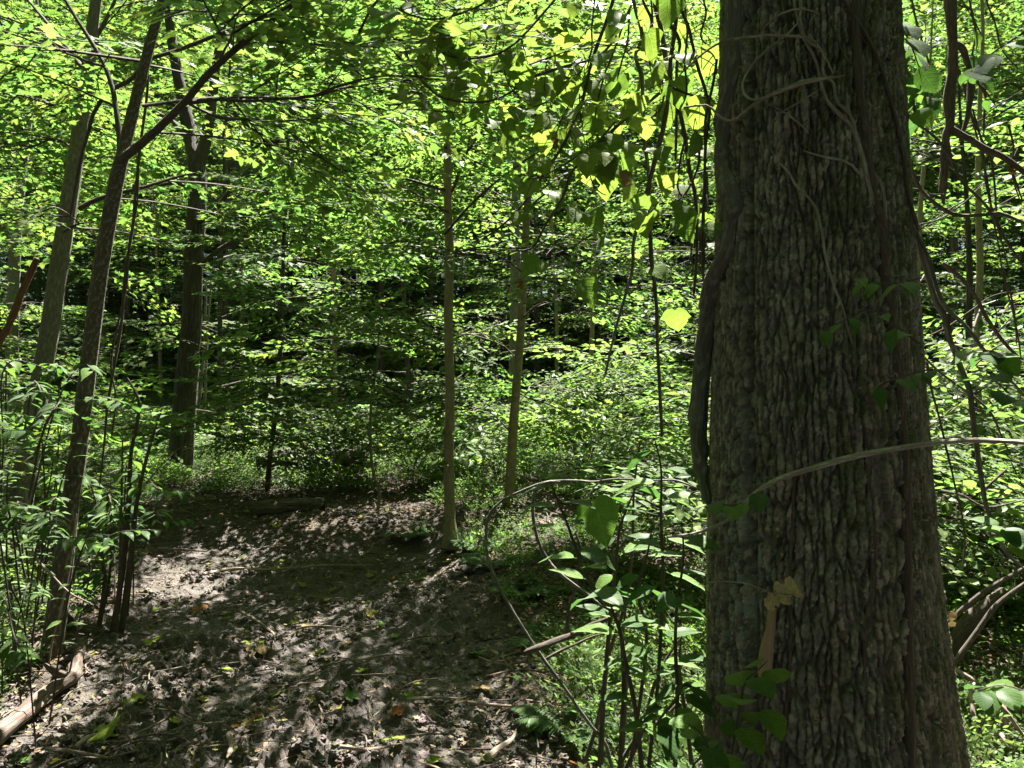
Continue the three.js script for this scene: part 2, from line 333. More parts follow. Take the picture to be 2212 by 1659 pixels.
for (const [x, y, d, r] of [[1100, 200, 9, 2.6], [700, 150, 8, 2.0], [1400, 500, 9, 2.0], [2100, 400, 8, 2.6], [500, 650, 12, 2.0], [300, 150, 6, 1.2], [1350, 800, 8, 1.5], [800, 500, 13, 2.2], [2120, 800, 7, 1.5], [1250, 100, 4, 0.9]]) clear(P(x, y, d), r);
clear(P(1250, 220, 3), 1.5);
for (const d of [3.4, 4.6, 5.8, 7]) close(V(pathC(d) + 0.3, 0, -d), 1.25);
for (const d of [4.5, 6, 7.5]) close(V(0.9, 0.2, -d), 1.0);
close(V(0.95, 1.5, -2.3), 0.9); close(V(-2.6, 0.5, -4.2), 0.9);
for (const [x, y, d, r] of [[1000, 900, 12, 1.6], [900, 700, 16, 2.5], [800, 1060, 10, 1.3], [1150, 620, 16, 2.5], [300, 720, 12, 1.5], [1050, 1150, 8, 0.9], [700, 850, 16, 1.6], [150, 300, 10, 1.6]]) close(P(x, y, d), r);
for (const [x, y, d, r] of [[600, 130, 5.5, 1.6], [450, 200, 4.5, 1.3], [300, 100, 5, 1.2], [150, 100, 5.5, 1.0]]) clear(P(x, y, d), r);
close(V(-3, 0.3, -6), 1.0);
for (const [x, y, d, r] of [[2100, 300, 6, 1.8], [2100, 650, 6, 1.5], [1400, 300, 7, 1.6]]) clear(P(x, y, d), r);
clear(P(2100, 350, 9), 3); clear(P(1100, 150, 14), 2.4); clear(P(2080, 700, 10), 2);

// ---------- ground: mud path and forest floor, one sheet of two soils ----------
{
  const zs = [], xs = [];
  for (let d = -14; d < 1.2; d += 1.2) zs.push(d);
  for (let d = 1.2; d < 14; d *= 1.0066) zs.push(d);
  for (let d = 14; d < 150; d *= 1.05) zs.push(d);
  const NX = 330;
  const xAt = (d, k) => { const s = k / NX * 2 - 1, near = Math.max(2.4, 0.74 * Math.max(d, 0) + 0.7); return Math.abs(s) < 0.9 ? s / 0.9 * near : Math.sign(s) * (near + Math.pow((Math.abs(s) - 0.9) / 0.1, 2.2) * 110); };
  const pos = [], col = [], uv = [], mask = [];
  for (const d of zs) for (let k = 0; k <= NX; k++) {
    const x = xAt(d, k), z = -d, m = pathMask(x, z);
    pos.push(x, H(x, z), z); uv.push(x, z); mask.push(m);
    const a = 0.5 + 0.5 * fbm(x * 1.7, z * 1.7), b = 0.5 + 0.5 * fbm(x * 9 + 5, z * 9), olive = ss(fbm(x * 0.7 + 3, z * 0.7 + 8, 3), -0.1, 0.35);
    const mud = [0.07, 0.056, 0.049].map((c, i) => lerp(c, [0.06, 0.051, 0.032][i], olive * 0.7) * (0.6 + 0.5 * a + 0.3 * b));
    const duff = [0.065, 0.05, 0.036].map((c, i) => lerp(c, [0.11, 0.085, 0.06][i], ss(b, 0.55, 0.75)) * (0.55 + 0.7 * a));
    for (let i = 0; i < 3; i++) col.push(lerp(duff[i], mud[i], m));
  }
  const idxs = [[], []], R = NX + 1;
  for (let j = 0; j < zs.length - 1; j++) for (let k = 0; k < NX; k++) {
    const a = j * R + k, t = mask[a] > 0.5 ? 1 : 0;
    idxs[t].push(a, a + 1, a + R, a + 1, a + R + 1, a + R);
  }
  const P3 = new THREE.BufferAttribute(new Float32Array(pos), 3), C3 = new THREE.BufferAttribute(new Float32Array(col), 3), U2 = new THREE.BufferAttribute(new Float32Array(uv), 2);
  const whole = new THREE.BufferGeometry(); whole.setAttribute('position', P3); whole.setIndex(idxs[0].concat(idxs[1])); whole.computeVertexNormals();
  const soil = tex(512, (u, v) => { const h = 0.5 + 0.5 * tf(u, v, 16, 16, 3, 5) ; return [h, h, h]; }); soil.repeat.set(2.2, 2.2);
  const grain = tex(512, (u, v) => { const h = 0.72 + 0.42 * tf(u, v, 22, 22, 13, 4); return [h, h * 0.985, h * 0.96]; }, true); grain.repeat.set(1.3, 1.3);
  const mats = [new THREE.MeshStandardMaterial({ name: 'forest floor', vertexColors: true, map: grain, bumpMap: soil, bumpScale: 0.02, roughness: 0.95 }), new THREE.MeshStandardMaterial({ name: 'mud', vertexColors: true, map: grain, bumpMap: soil, bumpScale: 0.018, roughness: 0.82 })];
  ['ground', 'dirt_path'].forEach((name, t) => {
    const g = new THREE.BufferGeometry(); g.setAttribute('position', P3); g.setAttribute('normal', whole.attributes.normal); g.setAttribute('color', C3); g.setAttribute('uv', U2); g.setIndex(idxs[t]);
    tag(put(name, g, mats[t]), ['forest floor of dark soil and old leaves on both sides of the path', 'churned dark mud path with clods running from the front to the far bank'][t], ['ground', 'path'][t], null, 'structure');
  });
}

// ---------- the big trunk ----------
const TRH = [0, 0.36, 1.05, 1.6, 2.2, 2.84, 4.5, 8, 14], TRR = [0.49, 0.385, 0.343, 0.316, 0.288, 0.264, 0.24, 0.2, 0.1], TRX = [1.045, 1.025, 0.985, 0.975, 0.966, 0.957, 0.93, 0.9, 0.85], TZ = -2.5;
const tab = (h, T) => { let k = 0; while (k < TRH.length - 2 && h > TRH[k + 1]) k++; return lerp(T[k], T[k + 1], clamp((h - TRH[k]) / (TRH[k + 1] - TRH[k]))); };
function worley(x, y, seed) {
  const ix = Math.floor(x), iy = Math.floor(y); let f1 = 9, f2 = 9, id = 0;
  for (let a = -1; a <= 1; a++) for (let b = -1; b <= 1; b++) {
    let h = Math.imul(ix + a, 374761393) ^ Math.imul(iy + b, 668265263) ^ Math.imul(seed, 1274126177); h = Math.imul(h ^ (h >>> 13), 1274126177); h ^= h >>> 16;
    const px = ix + a + ((h & 1023) / 1023), py = iy + b + (((h >>> 10) & 1023) / 1023), d = Math.hypot(px - x, py - y);
    if (d < f1) { f2 = f1; f1 = d; id = h; } else if (d < f2) f2 = d;
  }
  return [f1, f2, ((id >>> 20) & 255) / 255];
}
function bark(s, y) {                                           // long flat plates between narrow furrows, cracked across: height in metres, two numbers for the plate, its plateau
  const wx = s + 0.004 * n2(s * 10, y * 6) + 0.003 * n2(s * 45, y * 24), a = worley(wx / 0.0215, y / 0.16 + 0.3 * n2(s * 9, y * 2), 3), b = worley(wx / 0.021 + 0.2 * n2(s * 90, y * 60), y / 0.023 + 0.3 * n2(s * 60, y * 30), 7), e = worley(wx / 0.006, y / 0.009, 11);
  const furrow = ss(a[1] - a[0], 0.02, 0.22), crack = ss(b[1] - b[0], 0.0, 0.09), flake = ss(e[1] - e[0], 0, 0.2);
  return [0.015 * furrow - 0.014 + furrow * (0.0055 * crack + 0.004 * (b[2] - 0.5) + 0.0014 * flake + 0.002 * (e[2] - 0.5)) + 0.0012 * n2(s * 150, y * 90), a[2], b[2], furrow * crack];
}
const trunkBase = V(1.04, 0, TZ);
const bigTree = thing('big_tree', 'massive trunk with furrowed grey bark filling the right of the view', 'tree', null, trunkBase);
{
  const ys = []; for (let y = -0.15; y < 0.22; y += 0.05) ys.push(y); for (let y = 0.22; y < 3.12; y += 0.0042) ys.push(y); for (let y = 3.12; y <= 14; y += 0.35) ys.push(y);
  const face = Math.atan2(2.5, -0.98), as = [];                 // bearing of the camera from the trunk
  for (let k = 0; k < 380; k++) as.push(face - 1.75 + 3.5 * k / 379);
  for (let k = 1; k < 24; k++) as.push(face + 1.75 + (TAU - 3.5) * k / 24);
  as.push(face - 1.75 + TAU);
  const pos = [], col = [], uv = [], idx = [], N = as.length;
  for (const y of ys) {
    const r = tab(y, TRR), cx = tab(y, TRX);
    for (const a of as) {
      const s = (a - face) * 0.33, fine = y > 0.15 && y < 3.2, [h, id, id2, plate] = fine ? bark(s, y) : [0, 0.5, 0.5, 1];
      const groove = -0.045 * Math.exp(-Math.pow((s - 0.2 + 0.015 * Math.sin(y * 2)) / 0.022, 2)) * ss(y, 0.2, 0.6);       // long seam down the right side
      const R = r * (1 + 0.02 * Math.sin(a * 5 + y * 0.8) + 0.05 * Math.sin(a * 4) * (1 - ss(y, 0, 0.8))) + h + groove;
      pos.push(cx + Math.cos(a) * R, y, TZ + Math.sin(a) * R); uv.push(s, y);
      const k = 0.5 + 0.35 * id + 0.9 * id2 * id2 * plate + 0.3 * n2(s * 60, y * 40);
      let c = [0.15, 0.14, 0.108].map((x) => x * k);
      const warm = ss(n2(s * 6 + 2, y * 1.6), 0.1, 0.6); c = c.map((x, i) => lerp(x, [0.13, 0.09, 0.06][i] * k, warm * 0.25));
      const moss = ss(fbm(s * 9 + 4, y * 3.5 + 1) - 0.75 * s + 0.22 * ss(y, 1.9, 2.6) - 0.2, 0.0, 0.3) * (0.6 + 0.4 * n2(s * 80, y * 80)); c = c.map((x, i) => lerp(x, [0.045, 0.055, 0.014][i], clamp(moss)));
      const spot = ss(n2(s * 70 + 9, y * 45), 0.72, 0.82) * ss(n2(s * 5, y * 2.4 + 6), -0.1, 0.3); c = c.map((x, i) => lerp(x, [0.34, 0.32, 0.27][i], spot * plate));
      const lich = ss(n2(s * 28, y * 20 + 5) + 0.5 * n2(s * 90, y * 90) - Math.hypot((s - 0.2) * 7, (y - 0.98) * 1.9), -0.1, 0.25); c = c.map((x, i) => lerp(x, [0.18, 0.23, 0.185][i], clamp(lich) * 0.85));
      col.push(...c.map((x) => Math.max(0.01, x)));
    }
  }
  for (let j = 0; j < ys.length - 1; j++) for (let k = 0; k < N - 1; k++) { const a = j * N + k; idx.push(a, a + N, a + 1, a + 1, a + N, a + N + 1); }
  const g = new THREE.BufferGeometry();
  g.setAttribute('position', new THREE.BufferAttribute(new Float32Array(pos), 3)); g.setAttribute('color', new THREE.BufferAttribute(new Float32Array(col), 3)); g.setAttribute('uv', new THREE.BufferAttribute(new Float32Array(uv), 2)); g.setIndex(idx); g.computeVertexNormals();
  const b = tex(512, (u, v) => { const h = 0.5 + 0.5 * tf(u, v, 26, 14, 8, 4); return [h, h, h]; }); b.repeat.set(4, 4);
  put('trunk', g, new THREE.MeshStandardMaterial({ name: 'big trunk bark', vertexColors: true, roughness: 0.9, bumpMap: b, bumpScale: 0.004 }), bigTree);
  const crown = new Crown('maple');
  for (let k = 0; k < 15; k++) { const y = lerp(6.5, 13.5, k / 15), pts = limbTo(V(tab(y, TRX), y, TZ), k * 2.4, rr(0.1, 0.6), rr(2.6, 4), 0.1); put('limb', tubeGeo(pts, [0.07, 0.05, 0.015], { seg: 7, step: 0.3 }), M.dark, bigTree); crown.dress(pts, { from: 0.2, step: 0.34, scale: 1.5 }); }
  crown.finish(bigTree);
}
function onTrunk(x, y, off = 0) {                               // where a line of sight meets the big trunk
  const v = V((x - CX) / F, -(y - CY) / F, -1); let best = null, miss = 9;
  for (let d = 1.6; d < 2.75; d += 0.004) {
    const p = V(v.x * d, EYE + v.y * d, -d), q = Math.hypot(p.x - tab(p.y, TRX), p.z - TZ) - tab(p.y, TRR) - off;
    if (q < 0) return p;
    if (q < miss) { miss = q; best = p; }
  }
  return best;
}
const trunkLine = (off, ...xy) => { const o = []; for (let k = 0; k < xy.length; k += 2) o.push(onTrunk(xy[k], xy[k + 1], off)); return o; };
function stem(name, label, cat, group, pts, r, mat, o = {}) { return tag(put(name, tubeGeo(pts, r, { seg: 8, step: 0.03, knob: 0.12, seed: pts[0].x * 3 + pts[0].y, ...o }), mat), label, cat, group); }
// stems that climb the trunk
stem('climbing_vine', 'thick grey vine clinging to the left edge of the big trunk', 'vine', null, trunkLine(0.012, 1590, -420, 1578, -120, 1588, 40, 1582, 160, 1566, 250, 1562, 330, 1570, 385, 1588, 425, 1580, 480, 1572, 540, 1545, 600, 1532, 680, 1518, 760, 1512, 850, 1508, 930, 1514, 1010, 1530, 1090), [0.024, 0.027, 0.028, 0.03, 0.024, 0.032, 0.027, 0.03, 0.032, 0.028, 0.03, 0.028, 0.014], M.greyVine, { seg: 14, step: 0.02, knob: 0.32 });
const TG = 'vines climbing the bark of the big trunk';
stem('climbing_vine', 'hairy dark vine running straight down the seam on the right of the big trunk', 'vine', null, trunkLine(0.006, 1845, -200, 1850, 120, 1868, 300, 1885, 420, 1908, 520, 1912, 600, 1925, 690, 1938, 800, 1946, 900, 1952, 1000, 1957, 1150, 1962, 1350, 1966, 1600, 1968, 1750), [0.014, 0.016, 0.017, 0.018, 0.017, 0.016, 0.016, 0.015], M.vine, { knob: 0.3, step: 0.015 });
stem('climbing_vine', 'grey vine slanting across the top of the big trunk to its right edge', 'vine', null, trunkLine(0.012, 1700, -160, 1718, 20, 1735, 80, 1762, 130, 1772, 170, 1785, 215, 1812, 245, 1840, 275, 1860, 330, 1872, 380, 1890, 440, 1905, 480), [0.0043, 0.0043, 0.005, 0.0058, 0.0072, 0.0079, 0.0065], M.paleVine);
stem('climbing_vine', 'pale vine twisting beside the slanting grey vine on the trunk', 'vine', null, trunkLine(0.016, 1722, -160, 1728, 0, 1730, 50, 1745, 90, 1776, 110, 1778, 160, 1800, 180, 1808, 220, 1838, 250, 1850, 300, 1875, 365, 1896, 385, 1910, 430, 1912, 500), [0.0036, 0.0043, 0.0043, 0.005, 0.005], M.paleVine);
stem('climbing_vine', 'slender vine wandering down the middle of the trunk from a loop', 'vine', null, trunkLine(0.006, 1775, 190, 1720, 225, 1685, 245, 1665, 275, 1662, 310, 1675, 340, 1705, 375, 1722, 405, 1758, 440, 1775, 500, 1782, 550, 1800, 615, 1822, 670, 1832, 715, 1848, 760), [0.0023, 0.0034, 0.0037, 0.0045, 0.0037, 0.003], M.paleVine);
stem('climbing_vine', 'thin curved vine crossing the trunk above its middle', 'vine', null, trunkLine(0.008, 1660, 225, 1705, 250, 1735, 275, 1748, 290), [0.003, 0.003, 0.002], M.paleVine);
stem('climbing_vine', 'thin vine arching right across the middle of the trunk to the seam', 'vine', null, trunkLine(0.008, 1735, 326, 1775, 338, 1835, 352, 1855, 375, 1880, 400, 1905, 412), [0.002, 0.004, 0.004, 0.003], M.paleVine);
stem('climbing_vine', 'long vine slanting down the right edge of the big trunk', 'vine', null, trunkLine(0.02, 1800, -30, 1880, 90, 1925, 220, 1950, 330, 1962, 420, 1985, 500), [0.004, 0.005, 0.006, 0.006], M.vine);
stem('climbing_vine', 'brown tree root like ridge branching low on the trunk right of centre', 'vine', null, trunkLine(0.003, 1868, 920, 1876, 1040, 1885, 1140, 1884, 1260, 1872, 1350, 1868, 1450, 1862, 1560), [0.006, 0.011, 0.012, 0.012, 0.01, 0.006], M.vine, { knob: 0.25 });
stem('climbing_vine', 'thin upright vine on the left half of the trunk below the middle', 'vine', null, trunkLine(0.004, 1715, 920, 1716, 1020, 1712, 1120, 1706, 1250, 1708, 1380, 1700, 1520, 1688, 1700), [0.004, 0.005, 0.006, 0.005], M.vine);
for (const [k, a] of [[1, [1620, 690, 1650, 760, 1690, 800, 1705, 870]], [2, [1700, 900, 1712, 960, 1720, 1040]], [3, [1830, -20, 1850, 60, 1900, 130, 1930, 170]], [4, [1790, -20, 1800, 60, 1830, 130, 1870, 175, 1930, 260]], [5, [1880, -20, 1865, 50, 1905, 110, 1940, 150]]])
  stem('climbing_vine', 'thread thin dark vine on the bark of the big trunk', 'vine', TG, trunkLine(0.006, ...a), [0.002, 0.004, 0.003], M.vine);
function rootlets(m, pts, n, reach) {                              // fine clinging roots on both sides of a climbing stem
  const cv = new THREE.CatmullRomCurve3(pts), G = new Geo();
  for (let k = 0; k < n; k++) { const p = cv.getPoint(rr(0.06, 0.97)), s = k % 2 ? 1 : -1, e = p.clone().add(V(s * reach * rr(0.4, 1.2), reach * rr(-0.9, 0.4), -0.004)), q = p.clone().lerp(e, 0.5).add(V(0, rr(-0.006, 0.006), 0.004)); G.tube([p, q, e], [0.0014, 0.0006], { seg: 3, step: 0.012 }); }
  put('rootlet_fringe', G.build(), M.stick, m).userData.kind = 'stuff';
}
scene.children.filter((o) => /thick grey vine clinging|hairy dark vine/.test(o.userData.label ?? '')).forEach((o, k) => rootlets(o, k ? trunkLine(0.01, 1868, 300, 1908, 520, 1925, 690, 1946, 900, 1957, 1150, 1966, 1600) : trunkLine(0.014, 1582, 160, 1566, 250, 1570, 385, 1580, 480, 1545, 600, 1518, 760, 1508, 930), k ? 240 : 160, k ? 0.035 : 0.05));
// looping tendrils in front of the trunk
stem('vine_loop', 'pale looping tendril making a wide curl across the upper trunk', 'vine', null, [...trunkLine(0.03, 1730, -60, 1728, 40, 1700, 75), ...trunkLine(0.08, 1660, 105, 1625, 140, 1604, 180, 1610, 205, 1632, 216), ...trunkLine(0.06, 1690, 192, 1740, 173, 1815, 168)], [0.0022, 0.0032, 0.0036, 0.0036, 0.0029], M.paleVine);
stem('vine_loop', 'tan tendril dipping under the left edge of the trunk and rising to a broken tip', 'vine', null, [P(1478, 232, 2.3), P(1530, 228, 2.3), P(1552, 250, 2.28), P(1578, 262, 2.26), ...trunkLine(0.07, 1600, 250, 1640, 217, 1690, 195, 1745, 178, 1828, 162)], [0.0029, 0.0036, 0.005, 0.005, 0.0058, 0.0029], M.stick);
stem('vine_loop', 'fine tendril arching level across the top of the trunk', 'vine', null, [P(1470, 160, 2.25), P(1520, 115, 2.25), ...trunkLine(0.06, 1570, 88, 1640, 78, 1710, 78, 1755, 86, 1780, 120, 1800, 160)], [0.002, 0.004, 0.004, 0.003], M.stick);
stem('vine_loop', 'second fine tendril looping from the top of the trunk to its left', 'vine', null, trunkLine(0.05, 1770, 30, 1740, 20, 1700, 24, 1665, 45, 1640, 75), [0.002, 0.003, 0.003, 0.002], M.stick);
// the long bare vine that crosses in front of the trunk
stem('bare_vine', 'long bare grey vine crossing in front of the trunk and arching to the right edge', 'vine', null, [P(1440, 1160, 2.0), P(1500, 1152, 1.98), P(1560, 1130, 1.95), P(1605, 1090, 1.93), P(1640, 1058, 1.92), P(1690, 1032, 1.92), P(1760, 1010, 1.93), P(1850, 985, 1.95), P(1930, 970, 1.97), P(2010, 958, 2.0), P(2090, 951, 2.02), P(2200, 955, 2.05), P(2330, 970, 2.1)], [0.0034, 0.0043, 0.0051, 0.0068, 0.0072, 0.0068, 0.0064, 0.0059], M.paleVine);
stem('thin_stick', 'thin dark twig poking across the trunk behind the curled brown leaf', 'twig', null, [P(1510, 1262, 2.1), P(1560, 1256, 2.1), P(1620, 1262, 2.1), P(1665, 1280, 2.1), P(1735, 1286, 2.1)], [0.0018, 0.002, 0.0022, 0.0015], M.stick);

// ---------- large leaves that can be told apart ----------
const OUT = {
  lobed: [[0, 0.02], [-0.09, 0.13], [-0.06, 0.3], [0.06, 0.43], [0.2, 0.5], [0.3, 0.6], [0.4, 0.46], [0.5, 0.42], [0.6, 0.36], [0.74, 0.25], [0.87, 0.12], [1, 0]],
  heart: [[0, 0.02], [-0.07, 0.14], [-0.03, 0.28], [0.1, 0.39], [0.27, 0.43], [0.45, 0.38], [0.62, 0.28], [0.76, 0.18], [0.88, 0.09], [1, 0]],
  ovate: [[0, 0.015], [0.07, 0.13], [0.2, 0.24], [0.37, 0.28], [0.54, 0.25], [0.7, 0.17], [0.84, 0.085], [0.93, 0.035], [1, 0]],
  round: [[0, 0.02], [0.05, 0.17], [0.17, 0.29], [0.35, 0.36], [0.54, 0.35], [0.72, 0.27], [0.86, 0.15], [0.95, 0.06], [1, 0]],
  tulip: [[0, 0.03], [-0.03, 0.2], [0.08, 0.36], [0.24, 0.5], [0.34, 0.47], [0.4, 0.3], [0.5, 0.24], [0.62, 0.4], [0.84, 0.42], [0.86, 0.2], [0.8, 0]],
};
function heroLeaf(shape, seed, { fold = 0.12, droop = 0.2, ruffle = 0.03, curl = 0, petiole = 0.22 } = {}) {
  const G = new Geo(), pts = OUT[shape], row = [];
  const y = (x, z) => fold * Math.abs(z) - droop * x * x + curl * z * z + ruffle * n2(x * 5 + seed * 3, z * 6) * (0.3 + 2 * Math.abs(z));
  for (const [x, w] of pts) {
    const mx = clamp(x, 0, 1);
    row.push([-1, -0.55, 0, 0.55, 1].map((s) => { const px = lerp(mx, x, Math.abs(s)) * 1, pz = w * s * (1 + 0.07 * n2(seed * 9 + x * 3, s)); return G.v(px, y(px, pz), pz, null, 0.08 + px * 0.84, 0.5 + pz * 0.75); }));
  }
  for (let k = 0; k < row.length - 1; k++) for (let s = 0; s < 4; s++) { const [a, b, c, d] = [row[k][s], row[k][s + 1], row[k + 1][s], row[k + 1][s + 1]]; G.i.push(a, b, c, b, d, c); }
  if (petiole) G.tube([V(-petiole, petiole * 0.25, 0), V(-petiole * 0.5, petiole * 0.06, 0), V(0.03, 0, 0)], [0.014, 0.011], { seg: 4, step: 0.12 });
  return G.build();
}
const HERO = {
  lobed: [1, 2, 3, 4].map((s) => heroLeaf('lobed', s, { fold: 0.1 + 0.05 * (s % 2), droop: 0.12 + 0.08 * s, ruffle: 0.05 })).concat([heroLeaf('heart', 9, { droop: 0.3, ruffle: 0.05 })]),
  ovate: [1, 2, 3, 4].map((s) => heroLeaf('ovate', s + 10, { fold: 0.14, droop: 0.1 + 0.1 * s, petiole: 0.1 })),
  round: [1, 2, 3].map((s) => heroLeaf('round', s + 20, { fold: 0.1, droop: 0.08 + 0.07 * s, petiole: 0.1 })),
  heart: [1, 2].map((s) => heroLeaf('heart', s + 30, { fold: 0.1, droop: 0.12 * s, petiole: 0.18 })),
  tulip: [1, 2, 3, 4, 5].map((s) => heroLeaf('tulip', s + 40, { fold: 0.02 * s, droop: -0.12 + 0.09 * s, ruffle: 0.13, curl: 0.25 * (s % 3), petiole: 0.35 })),
};
const veins = (side) => tex(256, (u, v) => {                    // midrib, side veins, a fine net, small blemishes
  const x = (u - 0.08) / 0.84, z = Math.abs(v - 0.5) / 0.75, mid = 1 - ss(z, 0.004, 0.016), ph = (x - z * 0.75) * 7.5, sd = (1 - ss(Math.abs(ph - Math.round(ph)), 0.03, 0.09)) * ss(z, 0.0, 0.02);
  const net = 0.5 + 0.5 * n2(u * 60, v * 60), k = 0.85 + 0.22 * fbm(u * 5 + side * 9, v * 5) + 0.1 * net, hole = ss(n2(u * 17 + side * 4, v * 17), 0.8, 0.86), ve = Math.max(mid, sd * 0.6) * side;
  return [0, 1, 2].map((c) => lerp(lerp([0.44, 0.5, 0.4][c] * k * 2, [0.56, 0.6, 0.5][c] * 2, clamp(ve)), [0.3, 0.22, 0.12][c], hole * 0.7) * 0.8);
}, true);
const VEIN = veins(1);
const veinBump = tex(256, (u, v) => { const x = (u - 0.08) / 0.84, z = Math.abs(v - 0.5) / 0.75, ph = (x - z * 0.75) * 7.5, h = 0.6 + 0.2 * n2(u * 40, v * 40) - 0.5 * Math.max(1 - ss(z, 0.004, 0.03), (1 - ss(Math.abs(ph - Math.round(ph)), 0.03, 0.16)) * 0.7); return [h, h, h]; });
const hero = (name, r, g, b, through = 0.6, coat = 0.14) => new THREE.MeshPhysicalMaterial({ name, color: new THREE.Color().setRGB(r, g, b), map: VEIN, bumpMap: veinBump, bumpScale: 0.0015, roughness: 1, transmission: through, thickness: 0, specularIntensity: 0.2, clearcoat: coat, clearcoatRoughness: 0.36, side: THREE.DoubleSide });
const HM = {
  olive: [hero('olive leaf', 0.19, 0.26, 0.04, 0.68, 0.1), hero('yellow green leaf', 0.22, 0.29, 0.05, 0.68, 0.1), hero('mid green leaf', 0.155, 0.245, 0.04, 0.68, 0.1)],
  green: [hero('green leaf', 0.078, 0.155, 0.03), hero('deep green leaf', 0.058, 0.125, 0.03), hero('light green leaf', 0.14, 0.24, 0.04)],
  fallen: [hero('fallen yellow green leaf', 0.26, 0.29, 0.05, 0.3, 0.1), hero('fallen yellow leaf', 0.32, 0.25, 0.06, 0.3, 0.1), hero('fallen tan leaf', 0.24, 0.155, 0.085, 0.2, 0.1), hero('fallen orange leaf', 0.26, 0.095, 0.035, 0.2, 0.1), hero('fallen green leaf', 0.11, 0.2, 0.04, 0.3, 0.1)],
  dry: [hero('dry tan leaf', 0.7, 0.5, 0.33, 0.3, 0)],
};
const pick = (a) => a[Math.floor(rnd() * a.length)];
function leaf(parent, pos, dir, up, size, shape, mats) {
  const m = new THREE.Mesh(pick(HERO[shape]), pick(mats)), b = basis(pos, dir, up, size), s = size * rr(0.94, 1.06);
  m.name = 'leaf'; m.castShadow = m.receiveShadow = true;
  m.matrix.makeBasis(b.x, b.y, b.z).scale(V(s, s, s * rr(0.88, 1.1))).setPosition(pos.clone().addScaledVector(b.x, size * 0.18).sub(parent.position)); m.matrix.decompose(m.position, m.quaternion, m.scale);
  parent.add(m);
  return m;
}
// leaves along a stem; face() gives the direction a leaf's upper side turns to
function leaves(parent, pts, n, { from = 0.1, to = 1, size = [0.08, 0.12], shape = 'lobed', mats = HM.olive, hang = 0.6, tilt = 0.5, toEye = 0.3, spread = 0 }) {
  const c = new THREE.CatmullRomCurve3(pts), t = V();
  for (let k = 0; k < n; k++) {
    const q = lerp(from, to, (k + 0.5 * rnd()) / n), p = c.getPointAt(clamp(q)); c.getTangentAt(clamp(q), t);
    const side = V().crossVectors(t, V(0, 1, 0)).normalize().multiplyScalar(k % 2 ? 1 : -1);
    const off = spread ? V(gauss() * spread, -Math.abs(gauss()) * spread * 0.8, gauss() * spread) : null;
    if (off) { const e = p.clone().add(off); put('stalk', tubeGeo([p, p.clone().lerp(e, 0.5).add(V(0, spread * 0.15, 0)), e], [0.002, 0.0012], { seg: 4, step: 0.05 }), M.vine, parent); p.copy(e); }
    const dir = side.multiplyScalar(rr(0.5, 1)).addScaledVector(t, rr(-0.1, 0.7)).add(V(gauss() * (0.2 + 3 * spread), -hang * rr(0.4, 1.3), gauss() * (0.2 + 3 * spread)));
    const up = V(gauss() * tilt, 1, gauss() * tilt).addScaledVector(p.clone().sub(camera.position).normalize(), -toEye);
    leaf(parent, p, dir, up, rr(...size), shape, mats);
  }
}
const A = (x, y) => [1069 + x * 0.3378, y * 0.3378], B = (x, y) => [774 + x * 0.2667, y * 0.2667], C = (x, y) => [1880 + x * 0.3557, y * 0.3557], D = (x, y) => [1880 + x * 0.3557, 590 + y * 0.3557], E = (x, y) => [1032 + x * 0.4445, 921.6 + y * 0.4445];
const via = (f, d, ...xy) => { const o = []; for (let k = 0; k < xy.length; k += 2) o.push(P(...f(xy[k], xy[k + 1]), Array.isArray(d) ? lerp(d[0], d[1], k / (xy.length - 2)) : d)); return o; };
function hangingVine(label, pts, r, { group = null, lv = 0, mat = M.vine, leafOpts = {}, name = 'hanging_vine', roots = 1.6 } = {}) {
  const first = pts[0], all = first.y > EYE + 0.45 * -first.z && roots ? [V(first.x + rr(-0.05, 0.15), first.y + roots, first.z), V(first.x + 0.02, first.y + roots * 0.45, first.z), ...pts] : pts;
  const t = thing(name, label, 'vine', group, pts[pts.length - 1]);
  put('stem', tubeGeo(all, [r * 1.1, r, r, r * 0.9, r * 0.6], { seg: 7, step: 0.025, knob: 0.22, seed: first.x * 7 + r * 900 }), mat, t);
  if (lv) leaves(t, pts, lv, leafOpts);
  return t;
}
const big = { size: [0.065, 0.11], shape: 'lobed', mats: HM.olive, hang: 0.55, tilt: 0.45, toEye: 0.8, spread: 0.2 };
hangingVine('long black vine sweeping down to the left from beside the trunk', via(A, [2.8, 3.3], 770, -60, 720, 110, 640, 330, 600, 470, 560, 640, 510, 770, 440, 920, 330, 1090, 200, 1280, 60, 1430, -60, 1520), 0.0065, { lv: 11, leafOpts: { ...big, to: 0.7 } });
hangingVine('twisted pale brown vine hanging left of the thick dark vine', via(A, 2.9, 880, -40, 940, 240, 900, 350, 940, 500, 945, 700, 960, 900, 985, 1130, 985, 1250, 920, 1420, 885, 1560, 880, 1720, 830, 1900, 760, 2150, 700, 2420), 0.0075, { mat: M.greyVine });
hangingVine('thick dark vine crossing the twisted pale vine and hanging to the shrub', via(A, 2.85, 1020, -40, 1070, 220, 1100, 430, 1110, 600, 1080, 800, 1030, 1000, 990, 1150, 972, 1300, 990, 1450, 1000, 1660, 1030, 1900, 1040, 2200, 1060, 2600, 1068, 2800), 0.009, {});
hangingVine('dark vine forking down near the trunk with a bend at its middle', via(A, 2.7, 1170, -40, 1150, 200, 1120, 470, 1150, 600, 1190, 750, 1220, 900, 1250, 1110, 1280, 1250, 1290, 1450, 1290, 1660, 1270, 1900), 0.0075, { lv: 6, leafOpts: { ...big, from: 0.3 } });
hangingVine('dark vine curving close along the left side of the trunk', via(A, 2.55, 1180, 0, 1240, 180, 1290, 400, 1340, 560, 1372, 700, 1350, 900, 1340, 1200, 1335, 1660, 1330, 1800), 0.0055, { lv: 8, leafOpts: big });
